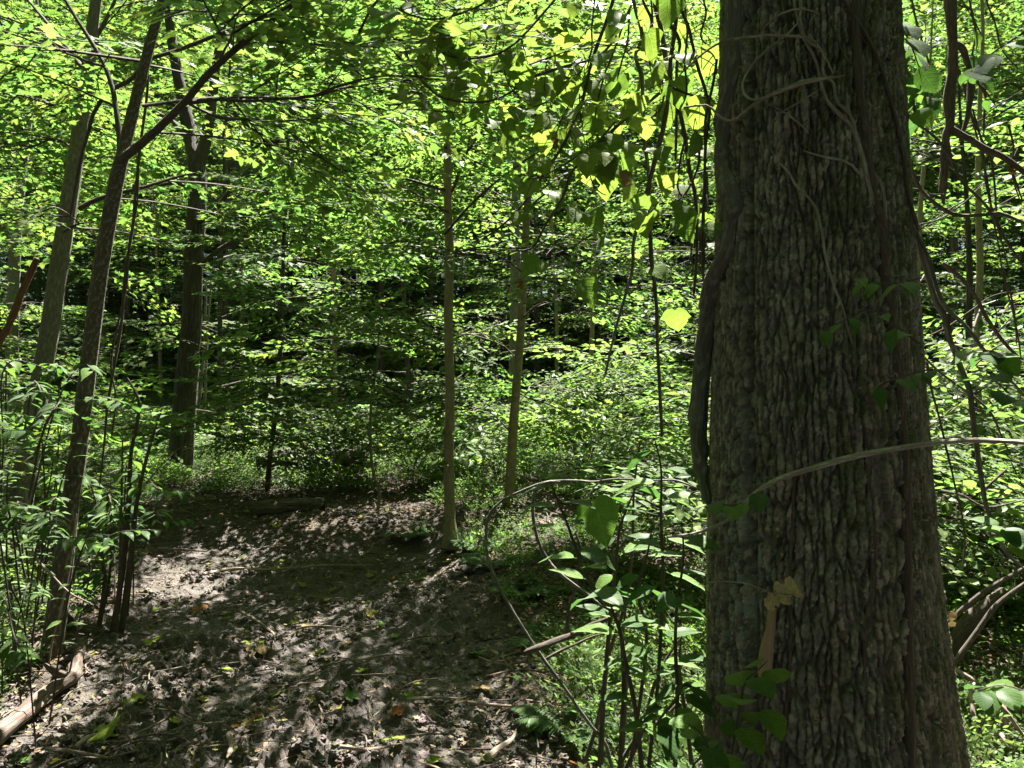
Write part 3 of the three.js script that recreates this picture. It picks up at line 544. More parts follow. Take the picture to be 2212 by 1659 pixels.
hangingVine('black side branch slanting left from the thick dark vine with many large leaves', via(A, [2.9, 3.1], 1110, 540, 1050, 600, 960, 670, 880, 725, 800, 790, 700, 880, 620, 950, 540, 1040, 480, 1120, 440, 1250, 330, 1430, 230, 1590, 80, 1600), 0.006, { lv: 14, leafOpts: { ...big, to: 0.5 }, roots: 0 });
hangingVine('upper arm of the slanting side branch rising to a crook', via(A, 3.0, 885, 722, 850, 722, 780, 770, 700, 860, 640, 930, 520, 1000, 340, 1110, 200, 1150), 0.004, { lv: 9, leafOpts: big, roots: 0 });
hangingVine('leafy bough of large leaves curving across the top from the left', [...via(A, 3.1, 780, 230, 700, 330, 600, 385, 430, 430, 250, 490), ...via(B, 3.2, 1540, 570, 1350, 660, 1230, 750, 1090, 810, 950, 830, 800, 820, 640, 770, 520, 660, 430, 530, 380, 380)], 0.005, { lv: 15, leafOpts: big, roots: 0 });
hangingVine('second bough of large olive leaves sagging under the top edge', via(B, 3.0, 1650, -60, 1590, 0, 1400, 220, 1270, 350, 1150, 425, 1000, 465, 850, 475, 700, 440, 600, 370, 560, 340), 0.0045, { lv: 14, leafOpts: big });
hangingVine('short leafy bough at the top centre with dark overlapping leaves', via(B, 2.9, 1120, -60, 1060, 0, 880, 90, 700, 145, 550, 155, 400, 110, 300, 60), 0.004, { lv: 14, leafOpts: { ...big, toEye: 0.4 } });
hangingVine('thin bough of leaves above the bright gap of sky', via(B, 3.0, 1350, -120, 1100, 60, 900, 70, 740, 70, 620, -20), 0.003, { lv: 12, leafOpts: big });
hangingVine('thin straight spray stem crossing the bright patch at the top', via(B, 3.4, 500, 520, 700, 600, 900, 680, 1100, 735, 1250, 730), 0.0028, { lv: 5, leafOpts: { ...big, size: [0.08, 0.11] }, roots: 0 });
hangingVine('dark vine dropping through the large leaves left of the twisted vines', via(A, 3.0, 890, -20, 830, 120, 790, 250, 740, 380, 700, 480, 660, 640, 630, 800), 0.0045, { lv: 9, leafOpts: big });
hangingVine('thin vine hanging in a hook among the large leaves', via(A, 3.1, 540, 600, 552, 760, 590, 930, 600, 1080, 630, 1180, 680, 1235, 720, 1250), 0.003, { lv: 8, leafOpts: big, roots: 0 });
hangingVine('thin U shaped tendril under the second bough', via(A, 3.1, 60, 230, 50, 400, 90, 540, 140, 600, 250, 680, 380, 620, 520, 560, 600, 510), 0.0028, { lv: 8, leafOpts: big, roots: 0 });
hangingVine('thin straight vine ending in a withered black leaf', via(A, 3.05, 640, 250, 560, 520, 480, 660, 420, 780, 385, 880), 0.003, { lv: 4, leafOpts: big, roots: 0 });
hangingVine('thin vine with a curled end beside the sapling top', via(A, 3.1, 330, 400, 318, 560, 340, 720, 352, 790, 320, 812, 290, 800), 0.0025, { lv: 4, leafOpts: big, roots: 0 });
const HG = 'thin dark vines hanging left of the big trunk';
for (const [d, r, lv, ...a] of [
  [2.75, 0.005, 5, 940, -30, 1000, 130, 980, 260, 1030, 420, 1080, 560, 1060, 690, 980, 770], [2.7, 0.006, 0, 1080, -30, 1100, 120, 1180, 260, 1165, 400, 1160, 850, 1155, 1030],
  [2.6, 0.004, 4, 1215, 30, 1230, 200, 1215, 400, 1225, 600, 1190, 690], [2.6, 0.0045, 0, 1140, 560, 1180, 580, 1230, 600, 1310, 620, 1400, 630], [2.65, 0.004, 6, 1240, 690, 1270, 800, 1305, 920, 1295, 1080, 1200, 1260, 1120, 1300],
  [2.5, 0.0045, 0, 1420, 380, 1390, 560, 1350, 740, 1345, 1000, 1335, 1300, 1325, 1500, 1330, 1750], [2.8, 0.004, 4, 860, 60, 850, 250, 810, 400, 780, 520], [2.9, 0.0035, 4, 640, -30, 620, 180, 615, 330, 520, 500],
  [2.6, 0.0035, 5, 1330, -30, 1350, 80, 1320, 240, 1400, 330, 1420, 480], [2.7, 0.0035, 3, 1000, -30, 1010, 200, 985, 330, 1000, 480], [2.65, 0.004, 4, 1215, 900, 1190, 1000, 1170, 1200, 1200, 1270], [2.7, 0.003, 4, 1250, 1400, 1260, 1560, 1240, 1700],
  [3.0, 0.003, 4, 620, 1500, 450, 1600, 260, 1650]])
  later.push({ o: hangingVine('', via(A, d, ...a), r, { group: HG, lv, leafOpts: big, roots: a[1] < 40 ? 1.4 : 0 }), set: 'lv', what: 'thin dark hanging vine left of the trunk', d, x: A(...a)[0] });
// right of the trunk
const oval = { size: [0.06, 0.1], shape: 'ovate', mats: HM.green, hang: 0.3, tilt: 0.5, toEye: 0.3 };
{
  const t = thing('dead_limb', 'thick broken dead limb hanging straight down right of the trunk', 'branch', null, P(...C(440, 1240), 2.9));
  put('limb', tubeGeo([P(...C(505, -700), 2.9), P(...C(500, -300), 2.9), ...via(C, 2.9, 485, -20, 490, 150, 500, 260, 500, 400, 480, 560, 480, 740, 462, 830, 455, 960, 445, 1080, 440, 1180, 448, 1245)], [0.022, 0.021, 0.021, 0.019, 0.018, 0.017, 0.014, 0.016, 0.014, 0.004], { seg: 10, step: 0.02, knob: 0.35 }), M.vine, t);
  put('side_limb', tubeGeo(via(C, 2.9, 470, 775, 540, 815, 620, 855, 700, 910, 790, 945, 850, 985, 960, 1060, 1080, 1100), [0.013, 0.014, 0.012, 0.012, 0.009], { seg: 8, step: 0.02, knob: 0.3 }), M.vine, t);
  put('side_limb', tubeGeo(via(C, 2.95, 505, 260, 560, 300, 590, 380, 610, 480, 605, 600, 585, 720, 560, 800, 540, 860), [0.012, 0.013, 0.01, 0.007], { seg: 8, step: 0.02, knob: 0.4 }), M.vine, t);
}
hangingVine('dark vine forking beside the trunk with round leaves at its bends', via(C, 2.6, 130, -30, 160, 250, 200, 380, 240, 470, 260, 560, 268, 700), 0.005, { lv: 10, leafOpts: { ...oval, size: [0.08, 0.115], shape: 'round' } });
hangingVine('vine curving in a long bow from the trunk edge to the right edge', via(C, 2.7, 170, 640, 270, 740, 400, 840, 480, 950, 560, 1110, 640, 1180, 720, 1270, 800, 1420, 930, 1620, 1000, 1760), 0.005, { lv: 0, roots: 0 });
hangingVine('thick vine arching down from the trunk edge and ending on a level branch', via(C, 2.6, 150, 790, 200, 930, 260, 1050, 300, 1140, 400, 1240, 500, 1300, 560, 1310, 700, 1305, 780, 1295, 900, 1340, 1000, 1390), 0.0065, { roots: 0 });
hangingVine('grey vine running down from the trunk edge and splitting off to the lower right', [...via(C, 2.45, 60, 1180, 150, 1280, 240, 1340, 290, 1440, 350, 1560), ...via(D, [2.45, 2.6], 420, 130, 470, 220, 560, 300, 640, 400, 700, 480, 760, 560, 860, 660, 960, 780)], 0.0065, { mat: M.greyVine, roots: 0 });
hangingVine('stout green grey vine slanting from the trunk to the lower right corner', [...via(C, 2.5, 210, 1300, 280, 1430, 330, 1600), ...via(D, 2.5, 400, 180, 450, 260, 480, 390, 520, 500, 560, 600, 600, 700, 620, 850, 640, 1000, 655, 1120, 680, 1280, 700, 1400, 760, 1560, 830, 1700, 940, 1800)], 0.009, { mat: M.greyVine, roots: 0 });
hangingVine('straight vine crossing behind the right edge at a slant', via(D, 2.8, 440, -60, 560, 40, 640, 140, 700, 260, 780, 380, 860, 470, 960, 560), 0.0075, { mat: M.vine, roots: 0 });
hangingVine('thin black vine falling close to the lower right of the trunk', via(D, 2.5, 345, 540, 370, 700, 420, 880, 460, 1060, 490, 1180, 520, 1320, 560, 1480, 575, 1650, 560, 1800), 0.0035, { roots: 0 });
const RG = 'thin tangled vines right of the big trunk';
for (const [f, d, r, lv, ...a] of [
  [C, 2.9, 0.004, 5, 250, -30, 300, 200, 360, 420, 340, 640], [C, 3.0, 0.004, 0, 540, 420, 570, 540, 610, 680, 640, 800, 680, 950, 720, 1150, 740, 1300, 780, 1500, 800, 1660], [C, 3.0, 0.005, 0, 560, 300, 640, 480, 700, 580, 690, 700, 690, 830],
  [C, 2.9, 0.004, 5, 600, -30, 640, 200, 620, 350, 680, 520, 760, 640], [C, 3.1, 0.003, 0, 180, 770, 300, 750, 420, 720, 520, 690, 640, 600], [C, 3.1, 0.003, 0, 200, 930, 320, 910, 480, 890, 600, 890], [C, 2.9, 0.0035, 0, 700, -30, 760, 150, 800, 300, 900, 420],
  [C, 3.0, 0.0035, 0, 640, 380, 760, 390, 933, 385], [C, 2.8, 0.004, 3, 240, 480, 310, 500, 330, 560, 345, 700], [C, 3.0, 0.004, 0, 590, 640, 640, 760, 700, 900, 740, 1000, 760, 1200, 770, 1340, 800, 1480, 850, 1660], [C, 3.0, 0.0035, 0, 620, 660, 660, 800, 690, 950, 700, 1100, 735, 1250, 800, 1400],
  [C, 3.0, 0.0035, 0, 900, 900, 860, 1000, 870, 1100, 920, 1250], [C, 3.0, 0.004, 0, 840, 760, 870, 900, 860, 1010, 890, 1120, 933, 1240], [D, 2.9, 0.0035, 0, 810, -30, 830, 100, 870, 250, 900, 400, 920, 560], [D, 2.9, 0.0035, 0, 780, -30, 850, 120, 880, 300, 890, 450],
  [D, 3.0, 0.003, 0, 360, 380, 480, 320, 620, 220, 740, 140, 933, 100], [D, 2.7, 0.004, 0, 180, 330, 300, 480, 420, 600, 560, 700, 640, 760, 740, 860, 800, 1000, 860, 1120], [D, 3.0, 0.003, 2, 640, 560, 720, 480, 820, 420, 933, 380], [C, 2.8, 0.003, 0, 200, 1000, 330, 1170, 460, 1180], [C, 2.9, 0.003, 0, 280, 1370, 420, 1330, 560, 1240, 700, 1100],
  [D, 3.2, 0.006, 0, 700, 1310, 760, 1250, 840, 1180], [D, 3.2, 0.005, 0, 430, 1320, 560, 1350, 700, 1420, 933, 1380]])
  later.push({ o: hangingVine('', via(f, d, ...a), r, { group: RG, lv, leafOpts: oval, roots: a[1] < 40 ? 1.3 : 0 }), set: 'rv', what: 'thin dark vine in the tangle right of the trunk', d, x: f(...a)[0] });
for (const [label, ...a] of [['reaching across the trunk at its middle height', 1985, 742, 1930, 700, 1880, 668, 1830, 690, 1780, 715, 1770, 735], ['reaching across the trunk at head height', 1990, 600, 1950, 610, 1900, 612, 1860, 605, 1840, 600], ['pointing left below the middle of the trunk', 2040, 800, 1990, 800, 1950, 815, 1905, 830, 1890, 850]]) {
  const pts = line(2.0, ...a), t = thing('leafy_twig', 'slender leafy twig ' + label, 'twig', null, pts[0]);
  put('stem', tubeGeo(pts, [0.003, 0.001], { seg: 5, step: 0.03 }), M.vine, t); leaves(t, pts, 7, { ...oval, size: [0.05, 0.08], mats: HM.green, hang: 0.25 });
}
for (const [label, ...a] of [['hanging from above at the top right corner', 2212, 70, 2150, 110, 2090, 160], ['among the vines at the right edge', 2230, 790, 2150, 760, 2085, 755], ['jutting in low at the right edge', 2240, 880, 2180, 850, 2130, 800], ['beside the trunk near the top', 1930, 30, 1965, 90, 1990, 160], ['over the brush pile at the lower right', 2230, 1180, 2180, 1150, 2160, 1130], ['at the right edge above the brush pile', 2230, 1500, 2170, 1480, 2110, 1490]]) {
  const pts = line(2.4, ...a), t = thing('leafy_twig', 'dark leafy twig ' + label, 'twig', null, pts[0]);
  put('stem', tubeGeo(pts, [0.004, 0.0015], { seg: 5, step: 0.03 }), M.vine, t); leaves(t, pts, 9, { ...oval, size: [0.07, 0.11], shape: 'round', mats: HM.green });
}
{ // curled dead leaf on the twig, the strip of bark under it
  const p = onTrunk(1678, 1288, 0.12), t = thing('dead_leaf', 'curled tan dead leaf caught on a thin twig in front of the trunk', 'leaf', null, p);
  const a = heroLeaf('tulip', 71, { fold: 0.22, droop: 0.2, ruffle: 0.3, curl: 0.35, petiole: 0.4 });
  for (const [d, u, s] of [[V(0.8, 0.55, 0.2), V(-0.2, 0.35, 1), 0.072], [V(-0.7, -0.5, 0.3), V(0.3, 0.3, 1), 0.05]]) { const m = put('blade', a, HM.dry[0], t), b = basis(p, d, u, s); m.matrix.makeBasis(b.x, b.y, b.z).scale(V(s, s, s)); m.matrix.decompose(m.position, m.quaternion, m.scale); }
  const q = trunkLine(0.03, 1668, 1312, 1664, 1360, 1655, 1410, 1652, 1450, 1660, 1500), G = new Geo(), ring = [];
  q.forEach((c, k) => { const row = []; for (let s = 0; s <= 8; s++) { const an = -2.4 + 4.2 * s / 8 + 0.25 * k, r = [0.012, 0.014, 0.02, 0.021, 0.016][k]; row.push(G.v(c.x + Math.sin(an) * r, c.y, c.z + Math.cos(an) * r, null, s / 16, k / 6)); } ring.push(row); });
  for (let k = 0; k < 4; k++) for (let s = 0; s < 8; s++) { const [x, y, z, w] = [ring[k][s], ring[k][s + 1], ring[k + 1][s], ring[k + 1][s + 1]]; G.i.push(x, z, y, y, z, w); }
  tag(put('bark_strip', G.build(), new THREE.MeshStandardMaterial({ name: 'peeled bark', color: new THREE.Color().setRGB(0.4, 0.28, 0.17), roughness: 0.9, side: THREE.DoubleSide, bumpMap: M.wood.bumpMap, bumpScale: 0.004 })), 'rolled strip of tan bark hanging on the trunk below the dead leaf', 'bark');
}

// ---------- shrubs with leaves of their own ----------
function shrub(name, label, base, stems, { r = 0.006, n = 9, mat = M.vine, lv = {} }) {
  const t = thing(name, label, 'shrub', null, base); let left = 290;
  for (const s of stems) {
    put('stem', tubeGeo(s.pts, [s.r ?? r, (s.r ?? r) * 0.8, (s.r ?? r) * 0.3], { seg: 6, step: 0.03, knob: 0.1, seed: s.pts[0].x }), s.mat ?? mat, t);
    const k = Math.min(left, s.n ?? n); left -= k; if (k > 0) leaves(t, s.pts, k, { ...lv, ...(s.lv ?? {}) });
  }
  return t;
}
const lv1 = { size: [0.075, 0.13], shape: 'ovate', mats: HM.green, hang: 0.25, tilt: 0.3, toEye: 0.1, from: 0.25 };
shrub('leafy_shrub', 'leafy shrub with large pointed green leaves left of the big trunk', onGround(1320, 1690), [
  { pts: via(E, [2.75, 2.3], 690, 1700, 700, 1450, 710, 1250, 700, 1050, 680, 950, 600, 830, 530, 730, 480, 600, 430, 460, 390, 360, 350, 260), r: 0.008, n: 16, lv: { from: 0.4, size: [0.09, 0.15] } },
  { pts: via(E, [2.7, 2.45], 800, 1700, 770, 1400, 720, 1150, 690, 1000, 640, 850), r: 0.009, n: 6 }, { pts: via(E, [2.8, 2.6], 590, 1640, 610, 1300, 640, 950, 670, 700, 690, 500, 740, 360, 790, 260), n: 11, lv: { from: 0.35 } },
  { pts: via(E, [2.7, 2.5], 830, 1650, 870, 1300, 890, 1000, 900, 700, 890, 430, 890, 200, 860, 60), n: 16, lv: { from: 0.2, size: [0.1, 0.16] } }, { pts: via(E, [2.6, 2.4], 960, 1650, 970, 1300, 960, 1050, 970, 850, 1000, 640, 990, 450), n: 11, lv: { from: 0.1, shape: 'heart', size: [0.08, 0.12] } },
  { pts: via(E, [2.8, 2.6], 740, 1650, 800, 1250, 820, 1000, 780, 800, 820, 640, 850, 480), n: 10, lv: { from: 0.3 } }, { pts: via(E, [2.5, 2.35], 1080, 1300, 1000, 1250, 960, 1330, 900, 1400, 850, 1480), n: 10 },
  { pts: via(E, [2.5, 2.3], 600, 260, 560, 300, 540, 330), r: 0.003, n: 1, lv: { shape: 'heart', size: [0.15, 0.16], hang: 1.6, toEye: 3, mats: [HM.green[2]], from: 0.4 } }], { lv: lv1, n: 12, r: 0.007 });
const hoop = (label, pts, r, mat = M.greyVine) => stem('arching_stem', label, 'vine', null, pts, r, mat, { knob: 0.12, step: 0.02 });
hoop('bare stem arching in a wide hoop left of the shrub', [...via(E, [2.9, 3.0], 650, 1650, 620, 1540, 540, 1440, 430, 1280, 320, 1130, 240, 1010, 160, 880, 90, 750, 50, 640, 40, 540, 55, 430, 120, 360, 220, 310, 330, 270, 450, 262, 560, 268, 680, 255, 860, 262, 960, 262, 1070, 300)], [0.0075, 0.0062, 0.0058, 0.0054, 0.005, 0.0045, 0.004]);
hoop('pale stem hanging in a half loop inside the wide hoop', via(E, 2.8, 400, 268, 330, 272, 285, 305, 268, 380, 275, 480, 300, 570, 350, 660, 400, 715, 470, 770, 540, 820, 600, 870), [0.005, 0.006, 0.006, 0.005]);
hoop('dark broken bough jutting left from the shrub over the path edge', via(E, 2.9, 220, 1102, 290, 1075, 380, 1040, 480, 1005, 540, 970, 640, 930, 700, 880), [0.012, 0.012, 0.011, 0.009, 0.007], M.vine);
hoop('thin dark bough under the broken bough', via(E, 3.0, 330, 1130, 400, 1090, 470, 1060, 560, 1020, 640, 1000), [0.006, 0.005, 0.004], M.vine);
for (const [k, d, ...a] of [[0, 2.9, 600, 1640, 615, 1300, 640, 1000, 660, 800, 655, 600, 640, 400], [1, 2.95, 520, 1640, 590, 1400, 640, 1100, 720, 850, 750, 600, 760, 300, 790, 60], [2, 3.0, 700, 1640, 720, 1200, 705, 1040, 730, 800], [3, 2.7, 1040, 1640, 1010, 1400, 980, 1180, 990, 1000], [4, 2.8, 660, 1700, 780, 1500, 900, 1420, 1000, 1320, 1080, 1280], [5, 2.8, 700, 1700, 800, 1480, 860, 1250, 940, 1090, 1000, 1010], [6, 3.0, 430, 1000, 450, 870, 480, 750, 500, 600, 470, 500]])
  later.push({ o: stem('woody_shoot', '', 'shoot', 'bare shoots of the thicket left of the trunk', via(E, d, ...a), [0.008, 0.007, 0.003], M.vine), set: 'shoot', what: 'thin dark bare shoot in the thicket', d, x: E(...a)[0] });
shrub('low_shrub', 'small plant with broad dark green leaves at the foot of the trunk', onTrunk(1580, 1720, 0.1), [
  { pts: line(2.0, 1570, 1720, 1585, 1600, 1600, 1520, 1612, 1470, 1640, 1445, 1660, 1425), n: 7, lv: { size: [0.08, 0.13] } }, { pts: line(2.0, 1575, 1700, 1640, 1560, 1660, 1490, 1700, 1478), n: 3, lv: { size: [0.09, 0.13], from: 0.5 } }, { pts: line(1.95, 1560, 1740, 1540, 1640, 1510, 1580, 1480, 1560), n: 4, lv: { size: [0.08, 0.12] } }, { pts: line(1.95, 1480, 1740, 1500, 1650, 1540, 1620), n: 4, lv: { size: [0.08, 0.12] } }],
  { lv: { size: [0.08, 0.12], shape: 'round', mats: [HM.green[2], HM.green[2], HM.green[0]], hang: 0.2, tilt: 0.35, toEye: 0.5, from: 0.35 }, r: 0.004 });
{ const s = line(1.93, 1640, 1058, 1610, 1085, 1570, 1092, 1535, 1080), t = thing('leafy_twig', 'twig with small oval leaves on the bare crossing vine at the left of the trunk', 'twig', null, s[0]); put('stem', tubeGeo(s, [0.003, 0.0015], { seg: 5, step: 0.03 }), M.vine, t); leaves(t, s, 7, { size: [0.05, 0.07], shape: 'round', mats: HM.green, hang: 0.2, toEye: 0.6, from: 0 }); }

// left side: bushes close to the camera and the many stemmed thicket
function fan(list, n, d, x0, x1, y0, y1, ground) { for (let k = 0; k < n; k++) { const x = rr(x0, x1), y = rr(y0, y1), dd = d * rr(0.85, 1.2), tip = P(x, y, dd), bx = V(lerp(tip.x, ground.x, 0.75) + gauss() * 0.15, 0, lerp(tip.z, ground.z, 0.75) + gauss() * 0.15); bx.y = k % 4 ? lerp(H0(bx.x, bx.z), tip.y, rr(0.5, 0.85)) : H0(bx.x, bx.z) - 0.02; if (k % 4) { bx.x = lerp(bx.x, tip.x, 0.35); bx.z = lerp(bx.z, tip.z, 0.35); } const m = bx.clone().lerp(tip, 0.6); m.y += 0.15; list.push({ pts: [bx, m, tip, tip.clone().add(V(rr(-0.05, 0.3), rr(-0.06, 0.04), rr(-0.1, 0.25)))] }); } return list; }
const lvL = { size: [0.05, 0.085], shape: 'ovate', mats: HM.green, hang: 0.18, tilt: 0.25, toEye: 0, from: 0.35 };
shrub('leafy_bush', 'bush with shiny oval leaves at the left edge in front of the leaning trunks', P(60, 1480, 3.8), fan([], 16, 3.7, -60, 240, 900, 1180, P(60, 1480, 3.9)), { lv: lvL, n: 18, r: 0.005 });
shrub('leafy_bush', 'upper bush of broad green leaves at the left edge below the pale trunk', P(0, 1400, 4.6), fan([], 14, 4.4, -80, 200, 760, 960, P(20, 1400, 4.7)), { lv: { ...lvL, size: [0.06, 0.1] }, n: 18, r: 0.006 });
shrub('leafy_bush', 'low bush in the bottom left corner behind the fallen branch', P(10, 1560, 3.5), fan([], 8, 3.3, -60, 90, 1240, 1420, P(0, 1560, 3.5)), { lv: lvL, n: 10, r: 0.004 });
shrub('leafy_bush', 'bush behind the leaning spotted trunk with bright leaves over the path edge', P(240, 1330, 5.6), fan([], 15, 5.6, 150, 440, 1010, 1140, P(250, 1330, 5.6)), { lv: { ...lvL, size: [0.07, 0.11], hang: 0.25 }, n: 18, r: 0.006, mat: M.vine });
shrub('thicket', 'cluster of dark upright stems rising at the left edge of the path', onGround(255, 1360), [line(5.0, 243, 1365, 255, 1300, 268, 1200, 278, 1080, 283, 980, 300, 870, 275, 815), line(5.0, 262, 1365, 275, 1260, 285, 1180, 300, 1060, 325, 960, 350, 880), line(5.1, 272, 1330, 285, 1200, 292, 1100), line(5.0, 215, 1350, 225, 1240, 210, 1170), line(4.9, 250, 1365, 258, 1250, 262, 1100, 265, 940), line(5.1, 222, 1320, 236, 1250, 240, 1130), line(5.2, 235, 1290, 215, 1150, 200, 1050)].map((pts, k) => ({ pts, r: 0.022 - 0.0022 * k, n: k < 2 ? 16 : 8 })), { lv: { ...lvL, size: [0.08, 0.12], from: 0.45 }, mat: M.vine });
stem('hanging_vine', 'grey twisted vine hanging beside the leaning spotted trunk', 'vine', null, line(4.7, 320, 130, 318, 200, 305, 300, 292, 420, 288, 480, 275, 560, 268, 620, 262, 700, 245, 800, 232, 880, 225, 960, 215, 1050), [0.008, 0.009, 0.009, 0.006], M.vine);
stem('hanging_vine', 'thin vine twisting beside the grey vine near the leaning trunk', 'vine', null, line(4.7, 300, 360, 296, 440, 280, 520, 274, 610, 255, 700, 240, 790, 250, 860, 240, 950), [0.005, 0.006, 0.005], M.vine);
stem('bare_vine', 'thin grey vine arching down in front of the leaning trunk', 'vine', null, line(3.9, 55, 1060, 65, 1130, 75, 1200, 110, 1240, 150, 1280, 200, 1305), [0.007, 0.007, 0.003], M.stick);
stem('bare_vine', 'hairlike root vine hanging on the base of the leaning trunk', 'vine', null, line(4.3, 165, 1110, 150, 1230, 128, 1330, 112, 1390, 105, 1440), [0.004, 0.006, 0.005], M.stick);
stem('broken_stem', 'leaning reddish broken stem at the left edge', 'stem', null, [P(-60, 840, 4.6), P(0, 735, 4.6), P(20, 700, 4.6), P(50, 625, 4.6), P(80, 558, 4.6)], [0.02, 0.022, 0.02, 0.018], M.red, { tip: false, knob: 0.2 });

// ---------- fallen wood ----------
const lie = (lift, ...xy) => { const o = []; for (let k = 0; k < xy.length; k += 2) { const p = onGround(xy[k], xy[k + 1]); p.y = H0(p.x, p.z) + lift; o.push(p); } return o; };
{
  const pts = lie(0.03, -60, 1640, 20, 1585, 70, 1540, 115, 1500, 150, 1482, 163, 1455, 170, 1425, 180, 1395), t = thing('fallen_branch', 'crooked barkless branch lying in the bottom left corner', 'branch', null, pts[0]);
  put('limb', tubeGeo(pts, [0.042, 0.041, 0.039, 0.037, 0.033, 0.03, 0.026], { seg: 14, step: 0.02, knob: 0.3, tip: false }), M.wood, t);
  put('stub', tubeGeo([pts[4], pts[4].clone().add(V(-0.06, 0.07, 0.05)), pts[4].clone().add(V(-0.09, 0.12, 0.08))], [0.03, 0.018, 0.008], { seg: 7, step: 0.02, knob: 0.2 }), M.wood, t);
}
stem('fallen_log', 'dark mossy log lying across the back of the path', 'log', null, lie(0.08, 540, 1120, 600, 1112, 650, 1108, 700, 1105), [0.08, 0.085, 0.08], M.dark, { seg: 14, tip: false, step: 0.08 });
stem('fallen_log', 'long black log in the deep shade behind the path', 'log', null, [P(560, 1062, 11), P(650, 1072, 11), P(720, 1080, 11), P(790, 1086, 11)].map((p) => p.setY(H0(p.x, p.z) + 0.32)), [0.14, 0.15, 0.13], M.dark, { seg: 14, tip: false, step: 0.1 });
stem('fallen_log', 'short dark log lying among leaves behind the left thicket', 'log', null, lie(0.07, 60, 1330, 110, 1350, 140, 1375), [0.06, 0.065, 0.06], M.dark, { seg: 12, tip: false });
const sticks = [['long pale stick lying across the far end of the mud', 0.014, 440, 1252, 500, 1240, 580, 1243, 700, 1232, 810, 1232], ['pale stick along the far left edge of the mud', 0.012, 340, 1195, 400, 1198, 450, 1202], ['bent dark stick on the path with a lifted end', 0.01, 520, 1335, 560, 1360, 590, 1385, 595, 1400], ['pale stick in the bottom left corner', 0.009, 100, 1640, 150, 1642, 240, 1658], ['short stub of wood at the bottom of the path', 0.014, 495, 1610, 500, 1640, 490, 1665], ['forked pale root poking from the mud at the bottom', 0.013, 1050, 1660, 1075, 1640, 1105, 1620, 1115, 1600], ['long thin stick lying right of the path middle', 0.008, 1010, 1535, 1050, 1540, 1100, 1545, 1185, 1550], ['thin pale stick at the right edge of the path', 0.007, 1035, 1435, 1060, 1445, 1095, 1450], ['thin stick at the bottom edge left of centre', 0.009, 735, 1635, 800, 1640, 870, 1630], ['thin curved twig left of the path middle', 0.007, 640, 1370, 690, 1365, 760, 1372], ['pale twig near the left edge of the path', 0.008, 300, 1460, 330, 1445, 380, 1450], ['thin twig crossing the middle of the path', 0.007, 780, 1440, 840, 1430, 900, 1432], ['dark twig on the mud right of centre', 0.008, 880, 1530, 930, 1525, 1000, 1528], ['pale split stick standing out at the lower left', 0.012, 160, 1640, 185, 1620, 210, 1605]];
for (const [label, r, ...a] of sticks) stem('fallen_stick', label, 'stick', null, lie(0.03 + r, ...a), [r, r * 0.9, r * 0.4], M.stick, { knob: 0.2 });
for (let k = 0; k < 16; k++) { const y = rr(1560, 1680), x = rr(2070, 2260), p = onGround(x, y); const q = p.clone().add(V(rr(-0.3, 0.5), rr(0.02, 0.28), rr(-0.4, 0.3))); stem('brush_stem', 'bent woody stem in the pile at the lower right corner', 'stem', 'woody stems piled at the lower right', [p, p.clone().lerp(q, 0.5).add(V(gauss() * 0.05, rr(0.05, 0.18), gauss() * 0.05)), q], [0.008, 0.012, 0.006], M.stick); }
stem('bent_trunk', 'dark bent stem leaning behind the lower right of the trunk', 'stem', null, line(4.2, 2060, 1500, 2068, 1420, 2075, 1370, 2100, 1335, 2130, 1310, 2180, 1270), [0.05, 0.045, 0.04, 0.03], M.vine, { seg: 10 });
for (const [label, d, ...a] of [['green grey straight pole slanting up right behind the trunk', 3.6, 2030, 1360, 2080, 1315, 2130, 1275, 2200, 1235, 2280, 1190], ['second slanting pole below the green grey pole', 3.5, 2055, 1440, 2100, 1380, 2150, 1310, 2200, 1270, 2280, 1220]]) stem('slanting_stem', label, 'stem', null, line(d, ...a), [0.012, 0.012, 0.01, 0.008], M.limb);

